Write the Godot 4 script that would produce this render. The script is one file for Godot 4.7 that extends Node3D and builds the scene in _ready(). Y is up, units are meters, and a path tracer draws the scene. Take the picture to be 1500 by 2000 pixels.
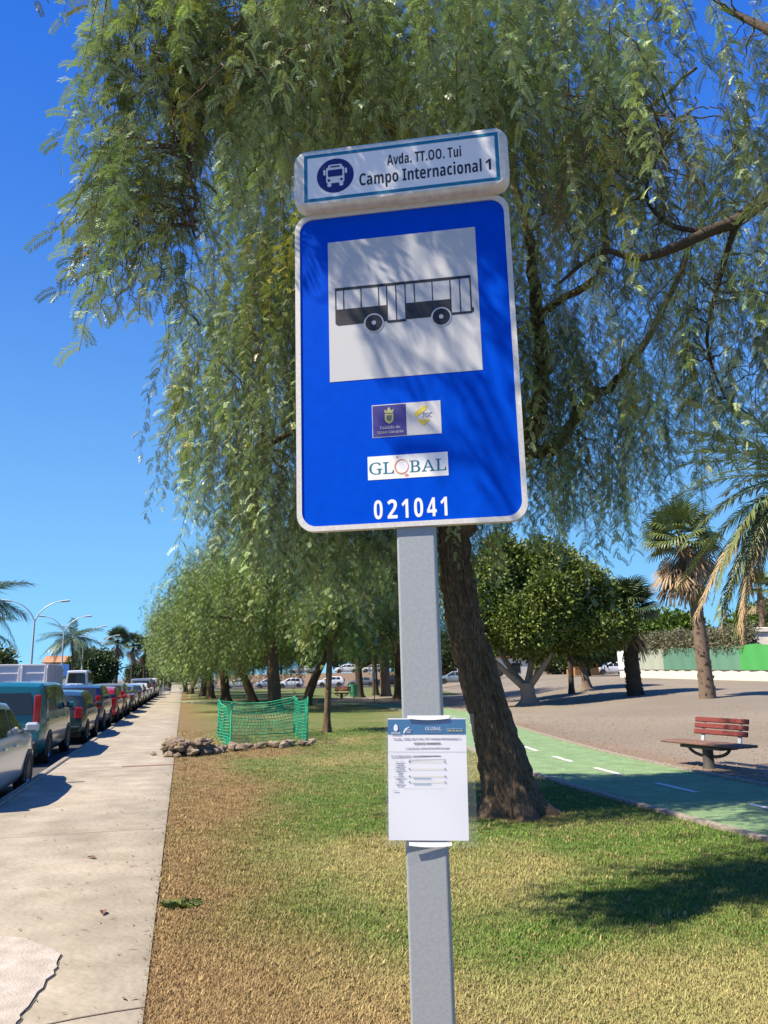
extends Node3D

# ------------------------------------------------------------------ mesh collector
class MB:
	var v := PackedVector3Array()
	var n := PackedVector3Array()
	var uv := PackedVector2Array()
	var c := PackedColorArray()
	var col := Color(1, 1, 1)
	func tri(a: Vector3, b: Vector3, d: Vector3) -> void:      # counter-clockwise seen from outside
		var m := (b - a).cross(d - a).normalized()
		v.append(a); v.append(d); v.append(b)
		for i in 3:
			n.append(m); c.append(col)
		uv.append(Vector2(a.x + a.z, a.y)); uv.append(Vector2(d.x + d.z, d.y)); uv.append(Vector2(b.x + b.z, b.y))
	func quad(a: Vector3, b: Vector3, d: Vector3, e: Vector3) -> void:
		tri(a, b, d); tri(a, d, e)
	func out(a: Vector3, b: Vector3, d: Vector3, mid: Vector3) -> void:
		if (b - a).cross(d - a).dot((a + b + d) / 3.0 - mid) >= 0.0: tri(a, b, d)
		else: tri(a, d, b)
	func qout(a: Vector3, b: Vector3, d: Vector3, e: Vector3, mid: Vector3) -> void:
		out(a, b, d, mid); out(a, d, e, mid)
	func box(o: Vector3, s: Vector3, bev := 0.0, bs := Basis()) -> void:
		var h := s * 0.5
		var b: float = min(bev, min(h.x, min(h.y, h.z)) * 0.9)
		if b <= 0.0:
			var p: Array[Vector3] = []
			for k in 8: p.append(o + bs * Vector3(h.x * (1 if k & 1 else -1), h.y * (1 if k & 2 else -1), h.z * (1 if k & 4 else -1)))
			for f in [[0, 1, 3, 2], [4, 5, 7, 6], [0, 1, 5, 4], [2, 3, 7, 6], [0, 2, 6, 4], [1, 3, 7, 5]]:
				qout(p[f[0]], p[f[1]], p[f[2]], p[f[3]], o)
			return
		var q := []
		for k in 8:
			var sg := Vector3(1 if k & 1 else -1, 1 if k & 2 else -1, 1 if k & 4 else -1)
			var t := []
			for a in 3:
				var w := Vector3(h.x - b, h.y - b, h.z - b)
				w[a] = h[a]
				t.append(o + bs * (w * sg))
			q.append(t)
		var face := [[0, 2, 6, 4, 0], [1, 3, 7, 5, 0], [0, 1, 5, 4, 1], [2, 3, 7, 6, 1], [0, 1, 3, 2, 2], [4, 5, 7, 6, 2]]
		for f in face: qout(q[f[0]][f[4]], q[f[1]][f[4]], q[f[2]][f[4]], q[f[3]][f[4]], o)
		for k in 8:
			out(q[k][0], q[k][1], q[k][2], o)
			for a in 3:
				var k2: int = k | (1 << a)
				if k2 != k:
					var e0 := (a + 1) % 3
					var e1 := (a + 2) % 3
					qout(q[k][e0], q[k][e1], q[k2][e1], q[k2][e0], o)
	func tube(p: PackedVector3Array, r: PackedFloat32Array, sides := 8, cap := true) -> void:
		var rings := []
		var nrm := []
		var up := Vector3(0.31, 0.2, 0.93)
		var run := 0.0
		var runs := []
		for i in p.size():
			var t := (p[min(i + 1, p.size() - 1)] - p[max(i - 1, 0)]).normalized()
			var x := up.cross(t)
			if x.length() < 0.01: x = Vector3.RIGHT.cross(t)
			x = x.normalized()
			var y := t.cross(x).normalized()
			up = y.cross(t) if false else up
			var ring := []
			var nn := []
			for k in sides + 1:
				var a := TAU * k / sides
				var dd := x * cos(a) + y * sin(a)
				ring.append(p[i] + dd * r[i]); nn.append(dd)
			if i > 0: run += p[i].distance_to(p[i - 1])
			runs.append(run)
			rings.append(ring); nrm.append(nn)
		for i in p.size() - 1:
			for k in sides:
				sq(rings[i][k], rings[i][k + 1], rings[i + 1][k + 1], rings[i + 1][k], nrm[i][k], nrm[i][k + 1], nrm[i + 1][k + 1], nrm[i + 1][k])
		if cap:
			var m := p.size() - 1
			for k in sides:
				tri(p[0], rings[0][k + 1], rings[0][k])
				tri(p[m], rings[m][k], rings[m][k + 1])
	func sq(a: Vector3, b: Vector3, d: Vector3, e: Vector3, na: Vector3, nb: Vector3, nd: Vector3, ne: Vector3) -> void:
		v.append_array([a, d, b, a, e, d])
		n.append_array([na, nd, nb, na, ne, nd])
		for i in 6:
			c.append(col)
			uv.append(Vector2.ZERO)
	func lathe(prof: PackedVector2Array, o: Vector3, sides := 20, bs := Basis()) -> void:   # x = radius, y = height
		for i in prof.size() - 1:
			for k in sides:
				var a := TAU * k / sides
				var b := TAU * (k + 1) / sides
				var p := func(q: Vector2, ang: float) -> Vector3: return o + bs * Vector3(q.x * cos(ang), q.y, q.x * sin(ang))
				var m := o + bs * Vector3(0, (prof[i].y + prof[i + 1].y) * 0.5, 0)
				var a0: Vector3 = p.call(prof[i], a)
				var a1: Vector3 = p.call(prof[i], b)
				var b0: Vector3 = p.call(prof[i + 1], a)
				var b1: Vector3 = p.call(prof[i + 1], b)
				if prof[i].x > 1e-5: out(a0, a1, b1, m - bs.y * 0.0) if abs(prof[i].y - prof[i + 1].y) > 1e-6 else tri(a0, a1, b1)
				if prof[i + 1].x > 1e-5: out(a0, b1, b0, m) if abs(prof[i].y - prof[i + 1].y) > 1e-6 else tri(a0, b1, b0)
	func prism(poly: PackedVector2Array, z0: float, z1: float, xf := Transform3D()) -> void:
		var ids := Geometry2D.triangulate_polygon(poly)
		var flip := Geometry2D.is_polygon_clockwise(poly)
		for i in range(0, ids.size(), 3):
			var a := poly[ids[i]]
			var b := poly[ids[i + 1]]
			var d := poly[ids[i + 2]]
			if (b - a).cross(d - a) < 0.0:
				var s := b
				b = d; d = s
			tri(xf * Vector3(a.x, a.y, z1), xf * Vector3(b.x, b.y, z1), xf * Vector3(d.x, d.y, z1))
			tri(xf * Vector3(a.x, a.y, z0), xf * Vector3(d.x, d.y, z0), xf * Vector3(b.x, b.y, z0))
		for i in poly.size():
			var a := poly[i]
			var b := poly[(i + 1) % poly.size()]
			if flip:
				var s := a
				a = b; b = s
			quad(xf * Vector3(a.x, a.y, z0), xf * Vector3(b.x, b.y, z0), xf * Vector3(b.x, b.y, z1), xf * Vector3(a.x, a.y, z1))
	func ring(outer: PackedVector2Array, inner: PackedVector2Array, z0: float, z1: float) -> void:
		for i in outer.size():
			var j := (i + 1) % outer.size()
			var a := outer[i]
			var b := outer[j]
			var d := inner[j]
			var e := inner[i]
			quad(Vector3(a.x, a.y, z1), Vector3(b.x, b.y, z1), Vector3(d.x, d.y, z1), Vector3(e.x, e.y, z1))
			quad(Vector3(b.x, b.y, z0), Vector3(a.x, a.y, z0), Vector3(e.x, e.y, z0), Vector3(d.x, d.y, z0))
			quad(Vector3(a.x, a.y, z0), Vector3(b.x, b.y, z0), Vector3(b.x, b.y, z1), Vector3(a.x, a.y, z1))
			quad(Vector3(d.x, d.y, z0), Vector3(e.x, e.y, z0), Vector3(e.x, e.y, z1), Vector3(d.x, d.y, z1))
	func smooth(deg := 40.0) -> void:                           # average the face normals that meet within that angle
		var at := {}
		for i in v.size():
			var k := Vector3i((v[i] * 2000.0).round())
			if not at.has(k): at[k] = []
			at[k].append(i)
		var lim := cos(deg_to_rad(deg))
		var made := n.duplicate()
		for k in at:
			for i in at[k]:
				var s := Vector3.ZERO
				for j in at[k]:
					if n[i].dot(n[j]) > lim: s += n[j]
				made[i] = s.normalized()
		n = made
	func mesh(m: Material, into: ArrayMesh = null) -> ArrayMesh:
		var am := into if into else ArrayMesh.new()
		var a := []
		a.resize(Mesh.ARRAY_MAX)
		a[Mesh.ARRAY_VERTEX] = v; a[Mesh.ARRAY_NORMAL] = n; a[Mesh.ARRAY_COLOR] = c; a[Mesh.ARRAY_TEX_UV] = uv
		am.add_surface_from_arrays(Mesh.PRIMITIVE_TRIANGLES, a)
		am.surface_set_material(am.get_surface_count() - 1, m)
		return am

# ------------------------------------------------------------------ naming and building
var used := {}
var rng := RandomNumberGenerator.new()
var M := {}
var noise := FastNoiseLite.new()
var fine := FastNoiseLite.new()

func numbered(called: String, parent: Node) -> String:
	var k := str(parent.get_instance_id()) + "/" + called
	var i: int = used.get(k, 0)
	used[k] = i + 1
	return called if i == 0 else "%s_%03d" % [called, i]

func meta(o: Node, label: String, category := "", group := "", kind := "") -> Node:
	if label: o.set_meta("label", label)
	if category: o.set_meta("category", category)
	if group: o.set_meta("group", group)
	if kind: o.set_meta("kind", kind)
	return o

func thing(called: String, label: String, category: String, at := Vector3.ZERO, yaw := 0.0, group := "") -> Node3D:
	var o := Node3D.new()
	o.name = numbered(called, self)
	add_child(o, true)
	o.position = at; o.rotation.y = yaw
	meta(o, label, category, group)
	return o

func put(called: String, mesh: Mesh, parent: Node, xf := Transform3D(), m: Material = null) -> MeshInstance3D:
	var o := MeshInstance3D.new()
	o.name = numbered(called, parent)
	o.mesh = mesh
	o.transform = xf
	if m: o.material_override = m
	parent.add_child(o, true)
	return o

func build(called: String, b: MB, m: Material, parent: Node, xf := Transform3D()) -> MeshInstance3D:
	return put(called, b.mesh(m), parent, xf)

func struct(called: String, b: MB, m: Material) -> MeshInstance3D:
	var o := build(called, b, m, self)
	o.set_meta("kind", "structure")
	return o

func copy_of(o: Node3D, at: Vector3, yaw: float, label: String, size := 1.0, group := "") -> Node3D:
	var r: Node3D = o.duplicate()
	var base := String(o.name)
	if base.length() > 4 and base[-4] == "_" and base.right(3).is_valid_int(): base = base.left(-4)
	r.name = numbered(base, self)
	add_child(r, true)
	r.position = at; r.rotation = Vector3(0, yaw, 0); r.scale = Vector3.ONE * size
	r.set_meta("label", label)
	if group: r.set_meta("group", group)
	return r

func scatter(called: String, mesh: Mesh, xs: Array, cols: Array, parent: Node, kind := "stuff") -> MultiMeshInstance3D:
	var mm := MultiMesh.new()
	mm.transform_format = MultiMesh.TRANSFORM_3D
	mm.use_colors = true
	mm.mesh = mesh
	mm.instance_count = xs.size()
	var buf := PackedFloat32Array()
	buf.resize(xs.size() * 16)
	var w := 0
	for i in xs.size():
		var t: Transform3D = xs[i]
		var b := t.basis
		var o := t.origin
		var k: Color = cols[i]
		buf[w] = b.x.x; buf[w + 1] = b.y.x; buf[w + 2] = b.z.x; buf[w + 3] = o.x
		buf[w + 4] = b.x.y; buf[w + 5] = b.y.y; buf[w + 6] = b.z.y; buf[w + 7] = o.y
		buf[w + 8] = b.x.z; buf[w + 9] = b.y.z; buf[w + 10] = b.z.z; buf[w + 11] = o.z
		buf[w + 12] = k.r; buf[w + 13] = k.g; buf[w + 14] = k.b; buf[w + 15] = 1.0
		w += 16
	mm.buffer = buf
	var o := MultiMeshInstance3D.new()
	o.name = numbered(called, parent)
	o.multimesh = mm
	parent.add_child(o, true)
	if kind: o.set_meta("kind", kind)
	return o

# ------------------------------------------------------------------ materials
func lin(r: float, g: float, b: float) -> Color: return Color(r, g, b).linear_to_srgb()

func mat(c: Color, rough := 0.8, metal := 0.0) -> StandardMaterial3D:
	var m := StandardMaterial3D.new()
	m.albedo_color = c
	m.roughness = rough
	m.metallic = metal
	return m

func noise_tex(freq: float, lo: Color, hi: Color, seed_: int, oct := 5, size := 512, gamma := 1.0) -> ImageTexture:
	var f := FastNoiseLite.new()
	f.seed = seed_; f.frequency = freq; f.fractal_octaves = oct
	f.noise_type = FastNoiseLite.TYPE_SIMPLEX_SMOOTH
	var im := f.get_seamless_image(size, size)
	im.convert(Image.FORMAT_L8)
	var d := im.get_data()
	var ramp := []
	for i in 256: ramp.append(lo.lerp(hi, pow(i / 255.0, gamma)))
	var outb := PackedByteArray()
	outb.resize(size * size * 3)
	for i in d.size():
		var k: Color = ramp[d[i]]
		outb[i * 3] = k.r8; outb[i * 3 + 1] = k.g8; outb[i * 3 + 2] = k.b8
	return ImageTexture.create_from_image(Image.create_from_data(size, size, false, Image.FORMAT_RGB8, outb))

func bump_tex(freq: float, seed_: int, strength := 4.0, size := 512, oct := 5, cell := false) -> ImageTexture:
	var f := FastNoiseLite.new()
	f.seed = seed_; f.frequency = freq; f.fractal_octaves = oct
	if cell:
		f.noise_type = FastNoiseLite.TYPE_CELLULAR
		f.fractal_type = FastNoiseLite.FRACTAL_NONE
	var im := f.get_seamless_image(size, size)
	im.convert(Image.FORMAT_RGBA8)
	im.bump_map_to_normal_map(strength)
	return ImageTexture.create_from_image(im)

func tri_mat(tex: Texture2D, nrm: Texture2D, scale_: float, rough := 0.9, nscale := 1.0, vcol := false, world := true) -> StandardMaterial3D:
	var m := mat(Color.WHITE, rough)
	m.albedo_texture = tex
	if nrm:
		m.normal_enabled = true
		m.normal_texture = nrm
		m.normal_scale = nscale
	m.uv1_triplanar = true
	m.uv1_world_triplanar = world
	m.uv1_scale = Vector3.ONE * scale_
	m.vertex_color_use_as_albedo = vcol
	return m

func leaf_mat(c: Color, back: Color, rough := 0.5) -> StandardMaterial3D:
	var m := mat(c, rough)
	m.vertex_color_use_as_albedo = true
	m.backlight_enabled = true
	m.backlight = back
	m.cull_mode = BaseMaterial3D.CULL_DISABLED
	return m

func make_materials() -> void:
	var bump := bump_tex(0.03, 5, 5.0)
	var grit := bump_tex(0.12, 6, 6.0)
	var cells := bump_tex(0.08, 9, 8.0, 512, 3, true)
	var soft := noise_tex(0.012, Color(0.82, 0.81, 0.79), Color(1, 1, 1), 3, 6)
	var strong := noise_tex(0.03, Color(0.55, 0.53, 0.5), Color(1, 1, 1), 4, 6)
	var speck := noise_tex(0.16, Color(0.5, 0.49, 0.48), Color(1, 1, 1), 8, 4, 512, 0.8)
	var strong_soft := noise_tex(0.007, Color(0.82, 0.81, 0.79), Color(1, 1, 1), 44, 9, 1024, 0.85)
	M.ground = tri_mat(strong, bump, 0.5, 1.0, 1.0, true)
	M.lawn = tri_mat(speck, grit, 0.9, 1.0, 1.0, true)
	M.gravel = tri_mat(speck, cells, 1.05, 1.0, 1.2, true)
	M.walk = tri_mat(strong_soft, grit, 0.31, 0.92, 0.12, true)
	M.walk.uv1_scale = Vector3(0.21, 0.31, 0.27)
	M.walk.detail_enabled = false
	M.patch = tri_mat(soft, grit, 0.8, 0.95, 0.25); M.patch.albedo_color = lin(0.43, 0.39, 0.35)
	M.kerb = tri_mat(strong, grit, 0.8, 0.9, 0.5); M.kerb.albedo_color = lin(0.42, 0.38, 0.32)
	M.asphalt = tri_mat(speck, grit, 0.7, 0.95, 0.6); M.asphalt.albedo_color = lin(0.085, 0.085, 0.09)
	M.bike = tri_mat(strong_soft, grit, 0.31, 0.9, 0.4); M.bike.albedo_color = lin(0.19, 0.305, 0.145)
	M.paint = tri_mat(soft, grit, 1.0, 0.8, 0.3); M.paint.albedo_color = lin(0.75, 0.75, 0.73)
	M.crack = mat(lin(0.13, 0.105, 0.08), 1.0)
	M.bark = tri_mat(noise_tex(0.035, Color(0.32, 0.27, 0.22), Color(1, 0.97, 0.92), 12, 6, 512, 0.9), bump, 1.6, 0.95, 1.5)
	M.bark.albedo_color = lin(0.25, 0.185, 0.13)
	M.bark.uv1_scale = Vector3(2.6, 0.55, 2.6)
	M.twig = mat(lin(0.12, 0.085, 0.055), 0.9)
	M.pale_bark = tri_mat(strong, bump, 1.0, 0.9, 1.0); M.pale_bark.albedo_color = lin(0.40, 0.34, 0.28)
	M.dark_bark = tri_mat(strong, bump, 2.0, 0.95, 1.5); M.dark_bark.albedo_color = lin(0.09, 0.07, 0.05)
	M.palm_bark = tri_mat(strong, bump, 2.0, 0.95, 1.5); M.palm_bark.albedo_color = lin(0.27, 0.2, 0.15)
	M.leaf = leaf_mat(Color.WHITE, Color(0.5, 0.55, 0.35), 0.36)
	M.leaf_far = leaf_mat(Color.WHITE, Color(0.6, 0.65, 0.35), 0.5)
	M.grass = leaf_mat(Color.WHITE, Color(0.35, 0.35, 0.2), 0.75)
	M.frond = leaf_mat(lin(0.13, 0.17, 0.05), Color(0.4, 0.45, 0.2), 0.45)
	M.frond_dark = leaf_mat(lin(0.07, 0.11, 0.045), Color(0.3, 0.35, 0.15), 0.45)
	M.frond_dead = leaf_mat(lin(0.34, 0.25, 0.15), Color(0.3, 0.25, 0.15), 0.8)
	M.frond_brown = leaf_mat(lin(0.19, 0.12, 0.07), Color(0.2, 0.15, 0.1), 0.85)
	M.galv = tri_mat(noise_tex(0.05, Color(0.91, 0.92, 0.93), Color(1, 1, 1), 21, 6), grit, 3.0, 0.5, 0.05, false, false)
	M.galv.albedo_color = lin(0.35, 0.37, 0.385); M.galv.metallic = 0.25
	M.white_plastic = tri_mat(noise_tex(0.02, Color(0.86, 0.84, 0.78), Color(1, 1, 1), 22, 5), null, 3.0, 0.45, 1.0, false, false)
	M.white_plastic.albedo_color = lin(0.80, 0.78, 0.72)
	M.rim = tri_mat(noise_tex(0.05, Color(0.9, 0.89, 0.87), Color(1, 1, 1), 23, 5), null, 3.0, 0.5, 1.0, false, false)
	M.rim.albedo_color = lin(0.66, 0.66, 0.65)
	M.blue = tri_mat(noise_tex(0.02, Color(0.9, 0.92, 0.94), Color(1, 1, 1), 24, 6), null, 2.0, 0.42, 1.0, false, false)
	M.blue.albedo_color = lin(0.0, 0.07, 0.60)
	M.blue.metallic_specular = 0.15
	M.reflective = tri_mat(noise_tex(0.3, Color(0.86, 0.86, 0.87), Color(1, 1, 1), 25, 3), null, 6.0, 0.5, 1.0, false, false)
	M.reflective.albedo_color = lin(0.58, 0.59, 0.60)
	M.black = mat(lin(0.012, 0.012, 0.016), 0.5)
	M.paper = mat(lin(0.74, 0.75, 0.79), 0.7)
	M.sleeve = mat(Color(0.9, 0.93, 0.95, 0.03), 0.05); M.sleeve.metallic_specular = 0.12; M.sleeve.transparency = BaseMaterial3D.TRANSPARENCY_ALPHA
	M.tyre = mat(lin(0.02, 0.02, 0.02), 0.85)
	M.alloy = mat(lin(0.45, 0.46, 0.48), 0.3, 0.7)
	M.glass = mat(lin(0.02, 0.025, 0.03), 0.05); M.glass.metallic = 0.0
	M.trim = mat(lin(0.02, 0.02, 0.022), 0.6)
	M.tail = mat(lin(0.26, 0.008, 0.01), 0.15)
	M.lamp_glass = mat(lin(0.7, 0.72, 0.74), 0.1)
	M.plate = mat(lin(0.75, 0.75, 0.72), 0.5)
	M.white_wall = tri_mat(soft, grit, 0.4, 0.9, 0.3); M.white_wall.albedo_color = lin(0.72, 0.69, 0.63)
	M.stone = tri_mat(strong, bump, 2.5, 0.95, 1.5); M.stone.albedo_color = lin(0.36, 0.29, 0.22)
	M.bench_red = tri_mat(strong, grit, 2.0, 0.6, 0.4, false, false); M.bench_red.albedo_color = lin(0.27, 0.048, 0.036)
	M.bench_seat = tri_mat(strong, grit, 2.0, 0.7, 0.5, false, false); M.bench_seat.albedo_color = lin(0.26, 0.15, 0.115)
	M.dark_metal = mat(lin(0.06, 0.055, 0.05), 0.6)
	M.lamp_metal = mat(lin(0.5, 0.52, 0.54), 0.4, 0.3)
	M.net = mat(lin(0.03, 0.42, 0.22), 0.6)

# ------------------------------------------------------------------ the lie of the land
func rise(x: float, d: float) -> float:
	var r := 0.0
	var k := [[14.0, 0.0], [47.0, 0.8], [69.0, 1.05], [100.0, 1.3]]
	if d >= 100.0: r = 1.3
	elif d > 14.0:
		for i in 3:
			if d >= k[i][0] and d < k[i + 1][0]: r = lerp(k[i][1], k[i + 1][1], (d - k[i][0]) / (k[i + 1][0] - k[i][0]))
	return r * smoothstep(5.0, 16.0, x)

const ALONG := Vector3(-0.25025, 0, -0.96818)
const ACROSS := Vector3(-0.96818, 0, 0.25025)        # to the left, from lawn to road
const EDGE := Vector3(-0.135, 0, 0)
func road(s: float, t: float, y := 0.0) -> Vector3:   # s metres along the street, t metres left of the lawn's edge
	var p := EDGE + ALONG * s + ACROSS * t
	p.y = y
	return p
func from_edge(x: float, z: float) -> float: return -(Vector3(x, 0, z) - EDGE).dot(ACROSS)
const BACK := ["bushy tree closing the far car park, leftmost behind the row of peppers", "far green tree showing between pavement and first trunks", "far green tree above the leftmost white car", "far tree over the silver car behind the stout trunk",
	"far tree seen between stout and slanting trunks", "far tree above the pale blue-grey car", "far tree over the white car beside the thin young tree", "far tree directly behind the thin young tree", "far tree above the white high car on the street",
	"far tree between the two thinnest tall trunks", "far tree behind the thickest tall trunk", "far tree directly behind the sign post", "far tree behind the leaning trunk of the big pepper", "far tree seen through the left fork of the ficus", "far tree between ficus trunk and kiosk"]
const ROAD_YAW := 0.25293                               # -Z turned along the street

var path_line := PackedVector3Array()                   # middle of the cycle path
func path_at(z: float) -> float:
	for i in path_line.size() - 1:
		var a := path_line[i]
		var b := path_line[i + 1]
		if z <= a.z and z >= b.z and a.z != b.z: return lerp(a.x, b.x, (z - a.z) / (b.z - a.z))
	return 9.0 if z > path_line[0].z else -50.0

func lawn_colour(x: float, z: float) -> Color:
	var d := -z
	var e := from_edge(x, z)
	var w := noise.get_noise_2d(x * 3.0, z * 3.0)
	var w2 := noise.get_noise_2d(x * 11.0 + 90, z * 11.0)
	var brown := 1.0 - smoothstep(0.1, 1.9, e + w * 1.1)
	brown = max(brown, (1.0 - smoothstep(4.6, 5.4, d + w * 1.2)) * (1.0 - smoothstep(-0.9, 0.4, x)) * 0.8)
	var st := Vector2(x + 3.3, (z + 17.6)).length()
	brown = max(brown, 0.8 * (1.0 - smoothstep(0.8, 2.4, st + w)))
	brown = max(brown, 0.9 * (1.0 - smoothstep(0.3, 0.8, Vector2(x - 1.5, z + 9.45).length() + w * 0.5)))
	var straw := (1.0 - smoothstep(4.3, 5.5, d + w * 1.8 + 0.25 * x)) * 0.9
	straw = max(straw, 0.5 * smoothstep(11.0, 14.0, d) * (0.6 + w))
	straw = max(straw, 0.75 * smoothstep(0.05, 0.5, w))
	straw = clamp(straw + w2 * 0.35, 0.0, 1.0)
	brown = clamp(brown + w2 * 0.3, 0.0, 1.0)
	var c := Color(0.105, 0.2, 0.022).lerp(Color(0.43, 0.365, 0.15), straw * 0.84 + 0.04)
	return c.lerp(Color(0.35, 0.215, 0.10), brown * 0.85)

func gravel_colour(x: float, z: float) -> Color:
	var w := noise.get_noise_2d(x * 2.0, z * 2.0)
	var c := Color(0.43, 0.37, 0.29).lerp(Color(0.34, 0.295, 0.235), clamp(0.5 + w, 0, 1))
	var near := 1.0 - smoothstep(0.2, 1.6, x - path_at(z) - 1.25 + w)
	if z > -26.0: c = c.lerp(Color(0.36, 0.22, 0.14), clamp(near, 0, 1) * 0.6)
	return c

func sheet(b: MB, x0: float, x1: float, z0: float, z1: float, step: float, h: Callable, c: Callable) -> void:
	var nx := int(ceil((x1 - x0) / step))
	var nz := int(ceil((z1 - z0) / step))
	var pts := []
	var cs := []
	for j in nz + 1:
		for i in nx + 1:
			var x := lerpf(x0, x1, float(i) / nx)
			var z := lerpf(z0, z1, float(j) / nz)
			pts.append(Vector3(x, h.call(x, z), z))
			cs.append(c.call(x, z))
	for j in nz:
		for i in nx:
			var k := j * (nx + 1) + i
			var q := [k, k + nx + 1, k + nx + 2, k + 1]
			for t in [[0, 2, 1], [0, 3, 2]]:
				var s := [q[t[0]], q[t[1]], q[t[2]]]
				for e in s:
					b.v.append(pts[e]); b.n.append(Vector3.UP); b.c.append(cs[e]); b.uv.append(Vector2.ZERO)

func flat_poly(b: MB, p: Array, y: float) -> void:
	var poly := PackedVector2Array()
	for q in p: poly.append(Vector2(q.x, -q.z))
	b.prism(poly, 0, y, Transform3D(Basis(Vector3(1, 0, 0), Vector3(0, 0, -1), Vector3(0, 1, 0)), Vector3.ZERO))

func strip(b: MB, line: PackedVector3Array, l0: float, l1: float, y: float) -> void:   # a flat strip that follows a line
	for i in line.size() - 1:
		var p := []
		for k in [i, i + 1]:
			var t := (line[min(k + 1, line.size() - 1)] - line[max(k - 1, 0)]).normalized()
			var r := Vector3(-t.z, 0, t.x)
			for l in [l0, l1]:
				var q: Vector3 = line[k] + r * l
				q.y = y + rise(q.x, -q.z)
				p.append(q)
		b.quad(p[0], p[1], p[3], p[2])

func kerb_strip(b: MB, line: PackedVector3Array, l0: float, l1: float, y0: float, y1: float) -> void:
	for i in line.size() - 1:
		var p := []
		for k in [i, i + 1]:
			var t := (line[min(k + 1, line.size() - 1)] - line[max(k - 1, 0)]).normalized()
			var r := Vector3(-t.z, 0, t.x)
			for l in [l0, l1]:
				var q: Vector3 = line[k] + r * l
				p.append(Vector3(q.x, y0, q.z)); p.append(Vector3(q.x, y1, q.z))
		b.quad(p[1], p[3], p[7], p[5])
		b.quad(p[0], p[1], p[5], p[4])
		b.quad(p[3], p[2], p[6], p[7])

func curve(pts: Array, n: int) -> PackedVector3Array:      # Catmull-Rom through the points
	var o := PackedVector3Array()
	for i in pts.size() - 1:
		var a: Vector3 = pts[max(i - 1, 0)]
		var b: Vector3 = pts[i]
		var c: Vector3 = pts[i + 1]
		var d: Vector3 = pts[min(i + 2, pts.size() - 1)]
		for k in n: o.append(b.cubic_interpolate(c, a, d, float(k) / n))
	o.append(pts[-1])
	return o

func taper(n: int, r0: float, r1: float, power := 1.0) -> PackedFloat32Array:
	var o := PackedFloat32Array()
	for i in n: o.append(lerp(r0, r1, pow(float(i) / (n - 1), power)))
	return o

# ------------------------------------------------------------------ plants
func spray_mesh(seed_: int, leaves: int, pairs: int, length: float, ll: float, fl: float, fw: float, m: Material) -> ArrayMesh:
	var r := RandomNumberGenerator.new()
	r.seed = seed_
	var b := MB.new()
	var t := MB.new()
	var tw := PackedVector3Array()
	var sway := Vector3(r.randf_range(-0.2, 0.2), 0, r.randf_range(-0.2, 0.2)) * length
	for i in 7:
		var f := i / 6.0
		tw.append(Vector3(sin(f * 3.0) * 0.03, -f * length, cos(f * 4.0) * 0.03) + sway * f * (1.0 - f * 0.5))
	t.tube(tw, taper(7, 0.0035, 0.0012), 3, false)
	var az := r.randf() * TAU
	for k in leaves:
		var f: float = (k + 0.4) / leaves
		var fi := f * 6.0
		var i0: int = min(int(fi), 5)
		var p: Vector3 = tw[i0].lerp(tw[i0 + 1], fi - i0)
		az += 2.4 + r.randf_range(-0.5, 0.5)
		var rad := Vector3(cos(az), 0, sin(az))
		var steps := pairs + 1
		var size := ll * r.randf_range(0.75, 1.15) * (1.0 - 0.25 * f)
		var drop := r.randf_range(0.5, 1.3)
		var nrm := (Vector3.UP * 0.8 + rad * 0.5 + Vector3(r.randf_range(-0.6, 0.6), 0, r.randf_range(-0.6, 0.6))).normalized()
		var tone := r.randf_range(0.75, 1.2)
		b.col = Color(tone, tone, tone * r.randf_range(0.85, 1.1))
		var prev := p
		for s in steps:
			var g: float = float(s) / steps
			var dir := (rad * (1.0 - 0.6 * g) + Vector3.DOWN * drop * (0.35 + 1.1 * g)).normalized()
			var nxt := prev + dir * size / steps
			var side := dir.cross(nrm).normalized()
			if s > 0 or leaves > 10:
				for sg in [-1.0, 1.0]:
					var ld: Vector3 = (dir * 0.62 + side * sg * 0.78 + Vector3.DOWN * 0.12 + nrm * r.randf_range(-0.18, 0.18)).normalized()
					var wd := ld.cross(nrm).normalized() * fw
					var L := fl * r.randf_range(0.8, 1.1) * (1.0 - 0.45 * g * g)
					var q: Vector3 = prev + side * sg * 0.001
					var mid := q + ld * L * 0.42
					b.tri(q, mid + wd, q + ld * L)
					b.tri(q, q + ld * L, mid - wd)
			b.tri(prev, nxt + side * 0.0012, nxt - side * 0.0012)
			prev = nxt
	var am := b.mesh(m)
	t.mesh(M.twig, am)
	return am

func clump_mesh(seed_: int, leaves: int, radius: float, ll: float, lw: float, m: Material, droop := 0.2) -> ArrayMesh:
	var r := RandomNumberGenerator.new()
	r.seed = seed_
	var b := MB.new()
	for k in leaves:
		var d := Vector3(r.randfn(), r.randfn(), r.randfn()).normalized()
		var p := d * radius * pow(r.randf(), 0.5)
		var ld := (d + Vector3(r.randf_range(-0.7, 0.7), r.randf_range(-0.7, 0.5) - droop, r.randf_range(-0.7, 0.7))).normalized()
		var wd := ld.cross(Vector3(r.randf_range(-0.7, 0.7), 1, r.randf_range(-0.7, 0.7))).normalized() * lw
		var fold := ld.cross(wd).normalized() * lw * 0.35
		var L := ll * r.randf_range(0.7, 1.2)
		var tone := r.randf_range(0.7, 1.25)
		b.col = Color(tone, tone, tone)
		b.tri(p, p + ld * L * 0.45 + wd + fold, p + ld * L)
		b.tri(p, p + ld * L, p + ld * L * 0.45 - wd + fold)
	return b.mesh(m)

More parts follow.
